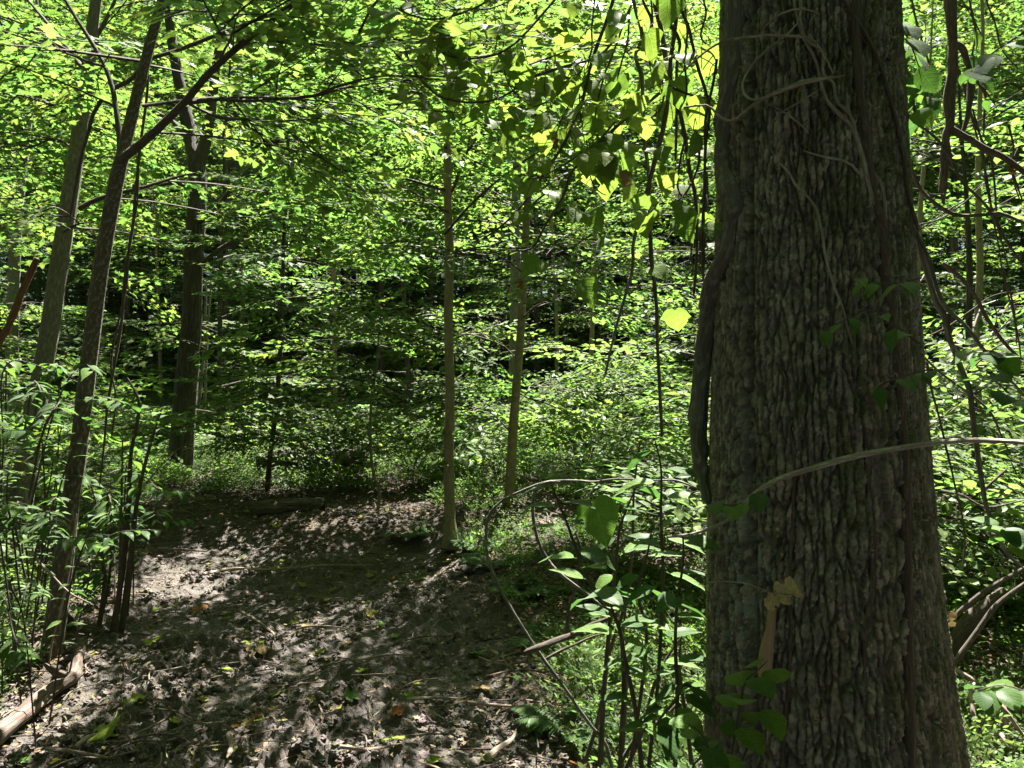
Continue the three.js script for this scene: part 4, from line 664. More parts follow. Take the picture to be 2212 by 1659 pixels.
// ---------- trees of the middle distance ----------
const both = (...f) => (c, t) => f.forEach((q) => q(c, t));
shapedTree('leaning_tree', 'slender tree with spotted bark leaning right at the left side of the path', {
  trunk: [...line(4.45, 98, 1470, 108, 1430, 130, 1270, 148, 1120, 165, 1000, 180, 880, 192, 780, 203, 690, 215, 600, 235, 480, 252, 390, 265, 335, 285, 250, 305, 170, 325, 90, 345, 20, 380, -150), P(430, -500, 4.7), P(460, -900, 5.0)], extra: both(topCrown((y) => V(-1.95 + 0.1 * (y - 5), y, -5 - 0.1 * (y - 5)), 5.2, 9.5, 7, 2.0), topCrown((y) => V(-2.1 + 0.13 * (y - 3.4), y, -4.45), 3.2, 4.2, 4, 1.4, 0.9)), radii: [0.085, 0.058, 0.052, 0.048, 0.046, 0.045, 0.044, 0.042, 0.04, 0.034, 0.03, 0.028, 0.024, 0.018, 0.01], bark: M.spotted, limbs: [
    { pts: [...line([4.4, 3.9], 262, 345, 300, 315, 345, 275, 398, 222, 460, 150, 540, 82, 640, 5), P(760, -90, 3.8)], r: [0.026, 0.022, 0.016, 0.01], side: 2, dress: { from: 0.55, step: 0.24 } },
    { pts: line([4.5, 4.7], 260, 335, 258, 290, 250, 230, 243, 190, 225, 140, 200, 95, 165, 40, 130, -20, 90, -110), r: [0.018, 0.015, 0.012, 0.008], side: 2, dress: { from: 0.5, step: 0.26 } },
    { pts: line([4.6, 4.5], 243, 192, 285, 170, 320, 130, 380, 110, 445, 85, 520, 55, 600, 25, 720, -50), r: [0.014, 0.013, 0.011, 0.006], side: 2, dress: { from: 0.5, step: 0.26 } },
    { pts: line([4.6, 5.0], 228, 145, 180, 130, 140, 105, 100, 85, 50, 60, -20, 30), r: [0.01, 0.008, 0.005], side: 2, dress: { from: 0.3, step: 0.3 } },
    { pts: line([4.1, 3.9], 548, 82, 620, 92, 737, 100, 800, 100, 860, 112), r: [0.009, 0.007, 0.004], side: 2, dress: { from: 0.5, step: 0.4 } },
    { pts: line([4.2, 4.3], 400, 222, 440, 218, 470, 214, 520, 218, 600, 214, 690, 205, 740, 190, 800, 182, 870, 172), r: [0.014, 0.011, 0.008, 0.004], side: 2, dress: { from: 0.4, step: 0.3 } },
    { pts: line([4.3, 4.6], 410, 225, 450, 245, 490, 258, 560, 258, 640, 295, 700, 340), r: [0.009, 0.007, 0.004], side: 1, dress: { from: 0.3, step: 0.3 } },
    { pts: line([4.6, 4.9], 220, 215, 200, 250, 190, 290, 175, 340, 160, 420, 150, 480), r: [0.012, 0.01, 0.006], dress: false }] });
shapedTree('pale_tree', 'pale barked tree with dark blotches leaning right at the left edge', {
  trunk: [...line(6.2, 20, 1290, 40, 1120, 60, 980, 78, 870, 95, 790, 110, 700, 130, 560, 150, 430, 165, 330, 178, 240, 188, 170, 200, 60, 215, -60), P(240, -300, 6.2), P(270, -700, 6.2)], extra: topCrown((y) => V(-3.1 + 0.1 * (y - 6), y, -6.2), 6.4, 12, 16, 2.2), radii: [0.12, 0.09, 0.078, 0.074, 0.07, 0.066, 0.06, 0.056, 0.05, 0.042, 0.03, 0.015], bark: M.pale, limbs: [
    { pts: line([6.1, 5.9], 172, 450, 200, 435, 240, 420, 290, 410, 340, 395, 390, 380, 430, 372), r: [0.022, 0.018, 0.012, 0.006], side: 3, dress: { from: 0.4 } },
    { pts: line([6.3, 6.6], 140, 240, 110, 225, 70, 212, 30, 202, -40, 190), r: [0.014, 0.01, 0.006], side: 4, dress: { from: 0.2, step: 0.26 } },
    { pts: line([6.1, 5.8], 138, 500, 165, 485, 195, 480), r: [0.012, 0.008, 0.004], side: 2, dress: { from: 0.2 } },
    { pts: line([6.2, 6.8], 188, 160, 150, 110, 110, 60, 60, 0, 0, -60), r: [0.02, 0.014, 0.007], side: 5, dress: { from: 0.2, step: 0.26 } },
    { pts: line([6.2, 6.4], 195, 100, 230, 40, 260, -30, 280, -120), r: [0.02, 0.014, 0.007], side: 4, dress: { from: 0.2, step: 0.26 } },
    { pts: line([6.3, 7.2], 170, 330, 120, 300, 60, 320, -20, 330), r: [0.012, 0.009, 0.005], side: 4, dress: { from: 0.2, step: 0.26 } }] });
shapedTree('dark_tree', 'straight dark furrowed trunk forking high behind the left side of the path', {
  trunk: [...line(11.6, 383, 1090, 386, 1055, 393, 960, 402, 830, 408, 760, 414, 690, 419, 560, 424, 470, 427, 400, 424, 345), ...line(11.7, 412, 300, 398, 230, 380, 140, 360, 0), P(340, -250, 12)], extra: topCrown((y) => V(-5.3, y, -12), 8, 16, 22, 3.4), radii: [0.23, 0.19, 0.175, 0.165, 0.15, 0.142, 0.138, 0.13, 0.125, 0.11, 0.095, 0.08, 0.06, 0.03], bark: M.dark, limbs: [
    { pts: line([11.6, 11.4], 428, 360, 440, 320, 448, 290, 458, 220, 470, 120, 490, 0, 510, -150), r: [0.1, 0.09, 0.06, 0.03], side: 8, dress: { from: 0.3, step: 0.3, scale: 1.15 } },
    { pts: line([11.5, 10.8], 432, 478, 450, 466, 470, 448, 490, 420, 520, 385, 560, 335, 600, 300), r: [0.05, 0.04, 0.025, 0.012], side: 7, dress: { from: 0.3, step: 0.3, scale: 1.1 } },
    { pts: line([11.2, 10.6], 465, 455, 500, 458, 545, 462, 600, 445, 660, 440), r: [0.02, 0.016, 0.008], side: 6, dress: { from: 0.2, step: 0.28, scale: 1.1 } },
    { pts: line([11.5, 11.0], 436, 570, 460, 548, 490, 528, 525, 512, 560, 480, 590, 452, 640, 420), r: [0.032, 0.026, 0.018, 0.008], side: 7, dress: { from: 0.2, step: 0.28, scale: 1.1 } },
    { pts: line([11.6, 12], 416, 410, 380, 395, 340, 402, 300, 410, 250, 430), r: [0.03, 0.024, 0.012], side: 6, dress: { from: 0.2, step: 0.28, scale: 1.1 } },
    { pts: line([11.6, 12.4], 408, 300, 370, 260, 330, 240, 280, 200, 220, 180), r: [0.04, 0.03, 0.012], side: 8, dress: { from: 0.2, step: 0.28, scale: 1.15 } }] });
shapedTree('sapling', 'straight slim young tree standing alone at the back right corner of the path', {
  trunk: [...line(7.25, 974, 1185, 972, 1130, 970, 1000, 972, 850, 969, 700, 971, 560, 967, 420, 966, 300, 964, 200, 962, 100, 958, -100), P(954, -350, 7.2)], extra: both(topCrown((y) => V(-0.65, y, -7.2), 5.8, 11.5, 18, 2.4), topCrown((y) => V(-0.62, y, -7.2), 3.0, 5.8, 7, 1.9, 0.9)), radii: [0.085, 0.055, 0.048, 0.044, 0.041, 0.038, 0.035, 0.032, 0.028, 0.02, 0.01], bark: M.smooth, knob: 0.1, limbs: [
    { pts: line([7.2, 7.0], 975, 415, 986, 390, 997, 350, 1015, 318, 1037, 290, 1060, 250), r: [0.015, 0.012, 0.007], side: 4, dress: { from: 0.4, step: 0.3 } },
    { pts: line([7.2, 7.4], 969, 458, 930, 440, 900, 420, 860, 400, 820, 385), r: [0.01, 0.008, 0.004], side: 4, dress: { from: 0.3, step: 0.3 } },
    { pts: line([7.2, 6.9], 974, 548, 1010, 538, 1050, 532, 1100, 530), r: [0.009, 0.007, 0.003], side: 3, dress: { from: 0.4, step: 0.3 } },
    { pts: line([7.2, 6.8], 970, 280, 1000, 262, 1030, 242, 1080, 215), r: [0.012, 0.009, 0.005], side: 4, dress: { from: 0.3, step: 0.28 } },
    { pts: line([7.2, 7.6], 966, 250, 930, 215, 890, 190, 840, 170), r: [0.012, 0.009, 0.005], side: 5, dress: { from: 0.3, step: 0.26 } },
    { pts: line([7.2, 7.4], 964, 160, 1010, 120, 1060, 90, 1120, 70), r: [0.012, 0.009, 0.005], side: 5, dress: { from: 0.3, step: 0.26 } },
    { pts: line([7.2, 7.0], 962, 90, 920, 40, 880, 0, 830, -50), r: [0.012, 0.009, 0.005], side: 5, dress: { from: 0.3, step: 0.26 } }] });
shapedTree('sapling', 'second slim young tree with oval leaves right of the lone straight one', {
  kind: 'oval', trunk: [...line(8.2, 1095, 1160, 1098, 1120, 1104, 1000, 1112, 880, 1120, 780, 1126, 700, 1133, 560, 1139, 450, 1146, 370, 1152, 290, 1158, 190), P(1166, 20, 8.2), P(1174, -250, 8.2)], extra: both(topCrown((y) => V(0.34, y, -8.2), 6.4, 11.5, 16, 2.4), topCrown((y) => V(0.3, y, -8.2), 2.8, 6.2, 8, 1.8, 1.1)), radii: [0.068, 0.055, 0.05, 0.046, 0.043, 0.04, 0.036, 0.032, 0.028, 0.02, 0.01], bark: M.smooth, knob: 0.05, limbs: [
    [1126, 690, 1160, 660, 1200, 650, 1250, 660, 0.012], [1120, 780, 1080, 740, 1040, 720, 990, 715, 0.009], [1133, 560, 1180, 540, 1240, 530, 1310, 545, 0.012], [1131, 590, 1090, 560, 1050, 545, 1000, 550, 0.01], [1139, 450, 1190, 410, 1250, 380, 1320, 370, 0.012], [1137, 480, 1090, 430, 1040, 400, 1000, 390, 0.01],
    [1148, 330, 1200, 290, 1260, 260, 1340, 250, 0.012], [1148, 330, 1100, 290, 1050, 260, 1000, 250, 0.01], [1112, 880, 1150, 840, 1200, 830, 1260, 850, 0.009], [1108, 940, 1070, 900, 1040, 880, 1010, 890, 0.007], [1156, 220, 1210, 170, 1280, 140, 1350, 130, 0.012], [1158, 180, 1100, 120, 1050, 90, 1000, 80, 0.01], [1166, 20, 1230, -30, 1300, -60, 1380, -80, 0.01], [1166, 20, 1110, -30, 1050, -60, 1000, -90, 0.01]].map((a, k) => ({ pts: line([8.2, 7.4 + (k % 3) * 0.8], ...a.slice(0, 8)), r: [a[8], a[8] * 0.7, 0.004], side: 4, dress: { from: 0.25, step: 0.24, scale: 1.15 } })) });
shapedTree('thin_sapling', 'thin crooked pale sapling standing behind the mud left of the lone straight tree', { trunk: line(8.6, 812, 1150, 815, 1110, 819, 1060, 806, 1020, 800, 940, 803, 860, 812, 800, 818, 720, 815, 640), radii: [0.02, 0.018, 0.016, 0.012, 0.006], bark: M.pale, kind: 'oval', limbs: [[806, 860, 850, 830, 900, 820], [812, 800, 770, 770, 730, 760], [818, 720, 860, 690, 900, 690], [816, 660, 780, 630, 740, 620]].map((a) => ({ pts: line([8.6, 8.3], ...a), r: [0.006, 0.004, 0.002], side: 2, dress: { from: 0.2, step: 0.25 } })) });
shapedTree('thin_sapling', 'thin dark sapling rising through the sunlit bush behind the path', { trunk: line(10.2, 576, 1085, 582, 1000, 592, 920, 600, 840, 606, 740, 610, 640, 613, 520, 618, 400, 626, 250, 640, 100, 660, -60, 700, -250, 760, -450), radii: [0.036, 0.032, 0.028, 0.024, 0.02, 0.014, 0.006], bark: M.vine, kind: 'maple', extra: both(topCrown((y) => V(-2.98 + 0.147 * (y - 3.4), y, -10.2), 3.4, 6.4, 9, 1.6, 0.95), (c, t) => { for (let k = 0; k < 13; k++) { const y = lerp(6.4, 9.2, k / 13), pts = limbTo(V(-2.98 + 0.147 * (y - 3.4), y, -10.2), k * 2.4 + rnd(), rr(0.05, 0.5), rr(1.6, 3), 0.1); put('limb', tubeGeo(pts, [0.016, 0.004], { seg: 5, step: 0.2 }), M.limb, t); c.dress(pts, { from: 0.15, step: 0.24, scale: 1.2 }); } }), limbs: [[592, 920, 630, 890, 680, 880], [590, 930, 550, 910, 510, 905], [600, 840, 560, 810, 520, 800], [606, 740, 650, 700, 700, 690], [608, 690, 570, 650, 530, 640], [611, 580, 660, 545, 720, 540], [586, 960, 620, 945, 660, 950]].map((a) => ({ pts: line([10.2, 9.8], ...a), r: [0.008, 0.006, 0.003], side: 3, dress: { from: 0.15, step: 0.22 } })) });
for (const [label, d, r, bark, ...a] of [['grey trunk seen behind the second young tree', 13, 0.085, M.pale, 1106, 1080, 1110, 800, 1113, 600, 1114, 480, 1118, 300, 1122, 60], ['stout dark trunk in the shade left of the middle', 19, 0.17, M.dark, 492, 1000, 496, 800, 498, 650, 500, 560, 502, 380, 505, 100], ['pale bluish trunk far back at the left edge', 17, 0.12, M.pale, 22, 1000, 30, 600, 36, 470, 44, 390, 60, 250, 80, 0], ['dark trunk in the deep shade right of the lone straight tree', 21, 0.16, M.dark, 1042, 1000, 1041, 860, 1040, 740, 1040, 600, 1041, 300], ['thin white twin stem left of its partner behind the dark trunk', 14, 0.028, M.pale, 424, 1010, 428, 900, 433, 840, 440, 760, 446, 600], ['thin white twin stem right of its partner behind the dark trunk', 14, 0.026, M.pale, 442, 1010, 442, 900, 443, 840, 446, 760, 456, 600]])
  tag(put('tree_trunk', tubeGeo(line(d, ...a), [r * 1.15, r, r * 0.95, r * 0.85, r * 0.7], { seg: 10, step: 0.2, knob: 0.08, seed: d }), bark), label, 'tree');

// ---------- understory and canopy trees ----------
const inView = (x, z, pad = 0) => -z > 0.3 && Math.abs(x) < 0.67 * -z + pad;
const spots = [];
const free = (x, z, r) => spots.every(([a, b]) => Math.hypot(a - x, b - z) > r);
function mark(what, x, z, group, name, o) { const t = tree(name, '', 'tree', group, o); later.push({ o: t, set: what, what, d: -z, x: CX + F * x / -z, slot: true, out: z > -1 || Math.abs(x) > 0.72 * -z }); }
for (const [x, z, h, kind, o] of [[-7.8, -10.4, 6.5, 'maple'], [-7.5, -11, 7, 'maple'], [-1.6, -12.5, 7.5, 'maple'], [1.2, -12.2, 7, 'maple'], [3.4, -11.4, 7, 'oval'], [2.3, -9.6, 5.0, 'oval'], [4.7, -9.2, 6, 'oval'], [6.6, -8.2, 6.5, 'oval'], [5.6, -6.2, 5.2, 'oval'], [4.7, -7.8, 6, 'oval'], [3.8, -6.3, 4.2, 'oval'], [8.2, -11, 7.5, 'maple'], [-10, -14, 8, 'maple'], [-3.4, -15, 8, 'maple'], [-6.3, -17, 8, 'maple'], [1.0, -16.5, 8, 'maple'], [4.4, -15, 8, 'maple'], [7.2, -16, 8, 'maple'], [11.5, -14, 8, 'maple'], [-1, -20, 9, 'maple'], [-9.5, -21, 9, 'maple'], [3.4, -21, 9, 'maple'], [9, -22, 9, 'maple'], [-5, -23, 9, 'maple'], [-14, -19, 9, 'maple'], [14.5, -20, 9, 'maple'], [7.4, -5.2, 5.5, 'oval'], [-8.2, -7.6, 7, 'maple'], [-6.2, -6.4, 6, 'maple']]) {
  spots.push([x, z]);
  mark('small leafy tree', x, z, 'small leafy trees of the middle layer', 'understory_tree', { x, z, h, r: 0.02 + h * 0.003, kind, limbs: Math.round(h * (kind === 'oval' ? 1.35 : z < -11 ? 1.5 : 2.0)), from: 0.16, reach: kind === 'oval' ? 1.5 : 1.9, step: 0.3, scale: kind === 'oval' ? 1.45 : z > -13 ? 0.9 : 1.1, bark: pick([M.smooth, M.dark]), far: z < -10, tint: rr(0.85, 1.1) });
}
for (let i = 0, n = 0; i < 900 && n < 60; i++) {                // more of them farther back, where they close the view
  const x = rr(-24, 24), z = n < 26 ? rr(-24, -12.5) : rr(-40, -20);
  if (!free(x, z, 2.0)) continue;
  spots.push([x, z]); n++;
  mark('small leafy tree', x, z, 'small leafy trees of the middle layer', 'understory_tree', { x, z, h: z < -20 ? rr(9, 13) : rr(6, 9), r: rr(0.04, 0.08), kind: 'maple', limbs: z < -20 ? 26 : 18, from: 0.06, reach: z < -20 ? 2.7 : 2.1, step: 0.32, scale: z < -20 ? 1.45 : 1.15, bark: pick([M.smooth, M.dark]), far: true, tint: rr(0.8, 1.05) });
}
let made = 0;
for (let i = 0; i < 3000 && made < 135; i++) {
  const x = rr(-26, 26), z = rr(-44, 11), near = Math.hypot(x, z);
  if (near < 4.2 || (inView(x, z, 0.8) && z > -12.5) || !free(x, z, 2.6) || (pathMask(x, z) > 0.1)) continue;
  spots.push([x, z]); made++;
  const h = rr(14, 19);
  mark('tall forest trunk', x, z, 'tall trees of the forest', 'forest_tree', { x, z, h, r: rr(0.09, 0.2), kind: 'maple', limbs: z > -2 ? 26 : 22, from: z > -2 ? 0.14 : 0.4, reach: 3.5, step: 0.22, scale: 1.5, bark: pick([M.dark, M.smooth, M.dark]), far: true });
}
// bushes of the undergrowth
const bushes = [[2.0, -7.6], [2.6, -6.4], [3.4, -7.4], [1.6, -6.2], [2.1, -5.2], [4.1, -5.6], [4.9, -7.2], [3.3, -4.6], [4.4, -4.3], [5.6, -4.9], [-2.6, -10.6], [-3.3, -11.4], [-1.4, -10.8], [-5.5, -8.2], [-5.6, -9.6], [-0.2, -10.2], [0.9, -9.4], [-6.4, -8.2], [-5.2, -7.2], [6.2, -9.6], [1.9, -10.6], [3.6, -12.8], [-2.2, -13.4], [-4.4, -13], [0.2, -13.8], [-7.8, -12.8], [5.8, -12.4], [-3.6, -6.9], [-4.4, -5.6], [7.2, -7.4], [-1.8, -17], [2.6, -17.5], [-7, -15.5]];
for (const [x, z] of bushes) {
  const k = z > -8, kind = x > 1 ? 'oval' : pick(['oval', 'maple']), b = V(x, H0(x, z), z), t = thing('undergrowth_bush', '', 'bush', 'leafy bushes of the undergrowth', b), c = new Crown(kind), G = new Geo();
  const h = x > 0.6 ? rr(1.0, 2.3) : rr(0.8, 1.7);
  for (let s = 0; s < 7; s++) { const pts = limbTo(b, s * 2.4 + rnd(), rr(0.75, 1.4), h * rr(0.7, 1.2), 0.22); G.tube(pts, [0.009, 0.003], { seg: 4, step: 0.2 }); c.dress(pts, { from: 0.25, step: 0.2, scale: x > 0.6 ? (k ? 1.0 : 1.15) : k ? 0.7 : 0.85 }); }
  put('stems', G.build(), M.vine, t); c.finish(t, leafMat, 'foliage'); later.push({ o: t, set: 'bush', what: 'leafy bush', d: -z, x: CX + F * x / -z, slot: true });
}
// ferns beside the path
function fern(p, n, size, label) {
  const t = thing('fern', label, 'fern', null, p);
  for (let k = 0; k < n; k++) {
    const az = k * 2.4 + rnd(), G = new Geo(), L = size * rr(0.8, 1.1), f = (q) => V(p.x + Math.cos(az) * L * q, p.y + L * (0.75 * q - 0.6 * q * q), p.z + Math.sin(az) * L * q), c = [0.07, 0.15, 0.03];
    G.tube([f(0), f(0.5), f(1)], [0.003, 0.001], { seg: 3, step: 0.05, color: TWIG });
    for (let q = 0.15; q < 1; q += 0.045) for (const s of [-1, 1]) { const w = 0.3 * Math.sin(Math.PI * Math.pow(q, 0.7)) + 0.04; leafInto(G, 'narrow', basis(f(q), V(Math.cos(az + s * 1.25), -0.1, Math.sin(az + s * 1.25)), V(gauss() * 0.1, 1, gauss() * 0.1), L * w), c, rnd); }
    put('frond', G.build(false), leafMat, t);
  }
}
for (const [x, y, n, s, l] of [[1235, 1590, 5, 0.3, 'small fern in the sun at the bottom left of the shrub'], [1130, 1290, 6, 0.34, 'fern in the shade between the two arching stems'], [1075, 1230, 7, 0.4, 'fern at the foot of the second young tree'], [880, 1165, 4, 0.3, 'pale sunlit fern on the bank left of the lone straight tree'], [1180, 1400, 5, 0.28, 'fern behind the dark broken bough'], [1040, 1195, 6, 0.36, 'fern right beside the lone straight tree'], [1290, 1290, 5, 0.3, 'fern among the stems of the leafy shrub']]) fern(onGround(x, y), n, s, l);

for (const [x, y, l] of [[1010, 1195, 'tuft of grass at the right of the foot of the lone straight tree'], [1035, 1215, 'thin grass tuft leaning over the mud edge near the fern'], [905, 1160, 'small grass tuft on the far edge of the mud']]) {
  const p = onGround(x, y), t = thing('grass_tuft', l, 'grass', null, p), G = new Geo();
  for (let k = 0; k < 46; k++) { const az = rnd() * TAU, L = rr(0.16, 0.34), o = p.clone().add(V(gauss() * 0.06, 0, gauss() * 0.06)), w = 0.004, cx = -Math.sin(az) * w, cz = Math.cos(az) * w, q = rr(0.7, 1.2), col = [0.09 * q, 0.19 * q, 0.03]; let prev = null; for (let s = 0; s <= 4; s++) { const f = s / 4, r = L * 0.7 * f * f, y2 = L * (f - 0.35 * f * f), ww = 1 - f * 0.9, a1 = G.v(o.x + Math.cos(az) * r + cx * ww, o.y + y2, o.z + Math.sin(az) * r + cz * ww, col), b1 = G.v(o.x + Math.cos(az) * r - cx * ww, o.y + y2, o.z + Math.sin(az) * r - cz * ww, col); if (prev) G.i.push(prev[0], prev[1], a1, prev[1], b1, a1); prev = [a1, b1]; } }
  put('blades', G.build(), leafMat, t).userData.kind = 'stuff';
}
// single withered leaves that hang in the vines
for (const [x, y, d, s, m, l] of [[1347, 368, 3.0, 0.075, 2, 'withered dark brown leaf hanging among the large olive leaves'], [1198, 296, 3.05, 0.05, 2, 'small shrivelled black leaf at the end of a thin straight vine'], [2182, 354, 2.9, 0.05, 3, 'orange leaf caught in the vines at the upper right'], [2052, 1322, 2.9, 0.07, 2, 'brown curled leaf beside the right edge of the trunk near its base'], [1120, 604, 7.6, 0.13, 3, 'orange leaf hanging on the second young tree']]) {
  const b = basis(P(x, y, d), V(0.15, -1, 0.1), V(0.3, 0.2, 1), s), q = new THREE.Mesh(pick(HERO.tulip), HM.fallen[m]); q.name = numbered('withered_leaf'); q.castShadow = q.receiveShadow = true; q.matrix.makeBasis(b.x, b.y, b.z).scale(V(s, s, s * 0.7)).setPosition(b.pos); q.matrix.decompose(q.position, q.quaternion, q.scale); scene.add(q); tag(q, l, 'leaf');
}
// ---------- what lies on the ground ----------
const FC = [['yellow green', HM.fallen[0]], ['bright yellow', HM.fallen[1]], ['tan', HM.fallen[2]], ['orange brown', HM.fallen[3]], ['green', HM.fallen[4]]];
function fallen(p, size, k, label, group) {
  const m = new THREE.Mesh(pick(HERO.tulip), FC[k][1]), az = rnd() * TAU, n = V((H(p.x - 0.05, p.z) - H(p.x + 0.05, p.z)) * 5, 1, (H(p.x, p.z - 0.05) - H(p.x, p.z + 0.05)) * 5).add(V(gauss() * 0.25, 0, gauss() * 0.25)), b = basis(p, V(Math.cos(az), 0, Math.sin(az)), n, size);
  const top = Math.max(H(p.x, p.z), H(p.x + size * 0.3, p.z), H(p.x - size * 0.3, p.z), H(p.x, p.z + size * 0.3));
  m.name = numbered('fallen_leaf'); m.castShadow = m.receiveShadow = true; m.matrix.makeBasis(b.x, b.y, b.z).scale(V(size, size, size)).setPosition(p.x, top + 0.012, p.z); m.matrix.decompose(m.position, m.quaternion, m.scale); scene.add(m);
  tag(m, label, 'leaf', group);
}
for (const [x, y, s, k, l] of [[245, 1575, 0.17, 0, 'largest yellow green leaf lying in the shade at the lower left of the path'], [312, 1520, 0.12, 0, 'yellow green leaf lying just above the largest fallen leaf'], [540, 1540, 0.11, 0, 'bright star shaped yellow green leaf near the middle of the path bottom'], [580, 1520, 0.11, 2, 'curled pale tan leaf beside the star shaped leaf'], [575, 1405, 0.13, 2, 'tan leaf against the bent dark stick'], [585, 1500, 0.1, 0, 'olive leaf above the curled pale tan leaf'], [540, 1388, 0.09, 0, 'small yellow leaf left of the bent dark stick'], [1040, 1422, 0.11, 4, 'green star shaped leaf on the right half of the path'], [1020, 1480, 0.11, 2, 'curled tan leaf at the right edge of the path'], [870, 1615, 0.1, 0, 'yellow leaf at the bottom edge of the path'], [450, 1310, 0.12, 3, 'orange brown leaf on the left of the path in the sun'], [1430, 1525, 0.09, 3, 'red brown leaf on the litter behind the shrub'], [1260, 1655, 0.12, 3, 'orange leaf at the bottom edge under the shrub'], [1225, 1595, 0.1, 2, 'cream coloured leaf near the small sunlit fern'], [350, 1392, 0.11, 0, 'yellow green leaf left of the path middle']]) fallen(onGround(x, y), s, k, l);
for (let k = 0; k < 120; k++) {
  const d = 2.7 + 6 * Math.pow(rnd(), 1.3), x = pathC(d) + gauss() * pathW(d) * 1.2 + (rnd() < 0.2 ? rr(0.5, 2) : 0), c = rnd() < 0.42 ? 0 : rnd() < 0.35 ? 1 : rnd() < 0.6 ? 2 : rnd() < 0.5 ? 3 : 4;
  fallen(V(x, 0, -d), rr(0.04, 0.085), c, FC[c][0] + ' leaf fallen on the dark mud of the path', FC[c][0] + ' leaves fallen on the path');
}
function scatter(name, label, category, geos, mats, n, place) {
  const lists = geos.map(() => []); let tries = 0, got = 0;
  while (got < n && tries++ < n * 12) { const r = place(); if (!r) continue; lists[Math.floor(rnd() * geos.length)].push(r); got++; }
  const t = thing(name, label, category); t.userData.kind = 'stuff';
  lists.forEach((l, k) => { if (!l.length) return; const m = new THREE.InstancedMesh(geos[k], mats[k % mats.length], l.length), c = new THREE.Color(); m.name = name + '_mass'; m.userData.kind = 'stuff'; m.castShadow = m.receiveShadow = true; l.forEach(([q, col], i) => { m.setMatrixAt(i, q); m.setColorAt(i, c.setRGB(...col)); }); t.add(m); });
}
const tmpM = (p, az, tiltX, tiltZ, s, sy = 1) => new THREE.Matrix4().compose(p, new THREE.Quaternion().setFromEuler(new THREE.Euler(tiltX, az, tiltZ, 'YXZ')), V(s, s * sy, s));
const lump = (seed) => { const g = new THREE.IcosahedronGeometry(1, 2), p = g.attributes.position; for (let i = 0; i < p.count; i++) { const v = V().fromBufferAttribute(p, i), k = 1 + 0.45 * n3(v.x * 1.3 + seed * 5, v.y * 1.3, v.z * 1.3) + 0.2 * n3(v.x * 4, v.y * 4 + seed, v.z * 4); p.setXYZ(i, v.x * k, v.y * k * 0.7, v.z * k); } g.computeVertexNormals(); return g; };
const mudM = new THREE.MeshStandardMaterial({ name: 'soil', color: new THREE.Color().setRGB(0.085, 0.07, 0.063), roughness: 0.9 });
scatter('soil_clods', 'loose clods of dark soil strewn over the churned path', 'soil', [1, 2, 3, 4].map(lump), [mudM], 16000, () => { const d = 2.2 + 7.5 * Math.pow(rnd(), 1.7), x = pathC(d) + rr(-1.5, 1.7) * pathW(d), z = -d; if (n2(x * 1.6, z * 1.6) + 0.4 * n2(x * 6, z * 6) < rr(-0.25, 0.5)) return null; const s = 0.004 + 0.024 * Math.pow(rnd(), 3.5); return [tmpM(V(x, H(x, z) + s * 0.2, z), rnd() * 6, rr(-0.5, 0.5), rr(-0.5, 0.5), s), [rr(0.7, 1.35), rr(0.7, 1.35), rr(0.7, 1.3)].map((q, i, a) => (q + 2 * a[0]) / 3)]; });
const litterLeaf = (seed) => { const G = new Geo(), r = rngOf(seed); leafInto(G, seed % 2 ? 'oval' : 'maple', basis(V(-0.5, 0, 0), V(1, 0, 0), V(0, 1, 0), 1), [1, 1, 1], r); for (let i = 0; i < G.p.length; i += 3) G.p[i + 1] += 0.5 * G.p[i + 2] * G.p[i + 2] * (seed % 3) + 0.08 * Math.sin(G.p[i] * 6 + seed); return G.build(false); };
const litterM = new THREE.MeshPhysicalMaterial({ name: 'leaf litter', vertexColors: true, roughness: 1, transmission: 0.15, thickness: 0, specularIntensity: 0.3, side: THREE.DoubleSide });
const BR = [[0.15, 0.095, 0.06], [0.19, 0.14, 0.095], [0.1, 0.068, 0.045], [0.24, 0.19, 0.13], [0.17, 0.16, 0.06]];
scatter('leaf_litter', 'litter of small brown leaves on the forest floor beside the path', 'leaf litter', [1, 2, 3, 4, 5, 6].map(litterLeaf), [litterM], 30000, () => { const d = 1.8 + 12 * Math.pow(rnd(), 1.5), x = rr(-0.8, 0.8) * d + gauss() * 0.3, z = -d, m = pathMask(x, z); if (rnd() < m * 0.6) return null; const k = pick(BR), q = rr(0.6, 1.25); return [tmpM(V(x, H(x, z) + 0.012 + 0.015 * rnd(), z), rnd() * 6.3, gauss() * 0.4, gauss() * 0.4, rr(0.018, 0.06) * (1 - 0.35 * m)), k.map((c) => c * q)]; });
const twigGeo = (s) => { const r = rngOf(s); return tubeGeo([V(-0.5, 0, 0), V(-0.15, rr(0, 0.05, r), rr(-0.08, 0.08, r)), V(0.2, rr(0, 0.06, r), rr(-0.08, 0.08, r)), V(0.5, 0, 0)], [0.012, 0.01, 0.005], { seg: 5, step: 0.12, knob: 0.2, seed: s }); };
scatter('twig_litter', 'thin broken twigs strewn over the path and the forest floor', 'twigs', [1, 2, 3, 4].map(twigGeo), [M.stick, M.vine], 3600, () => { const d = 2.2 + 9 * Math.pow(rnd(), 1.4), x = rr(-0.75, 0.75) * d, z = -d; if (rnd() < 0.45 * pathMask(x, z)) return null; const s = rr(0.06, 0.38); return [tmpM(V(x, H(x, z) + 0.012, z), rnd() * 6.3, gauss() * 0.12, gauss() * 0.12, s), [1, 1, 1].map(() => rr(0.75, 1.1))]; });
const clump = (kind, seed) => mergeGeometries([0, 1, 2, 3].map((k) => SPRAY[kind][(k + seed) % SPRAY[kind].length].clone().scale(0.34, 0.34, 0.34).rotateZ(0.55 + 0.12 * k).rotateY(k * 1.6 + seed)));
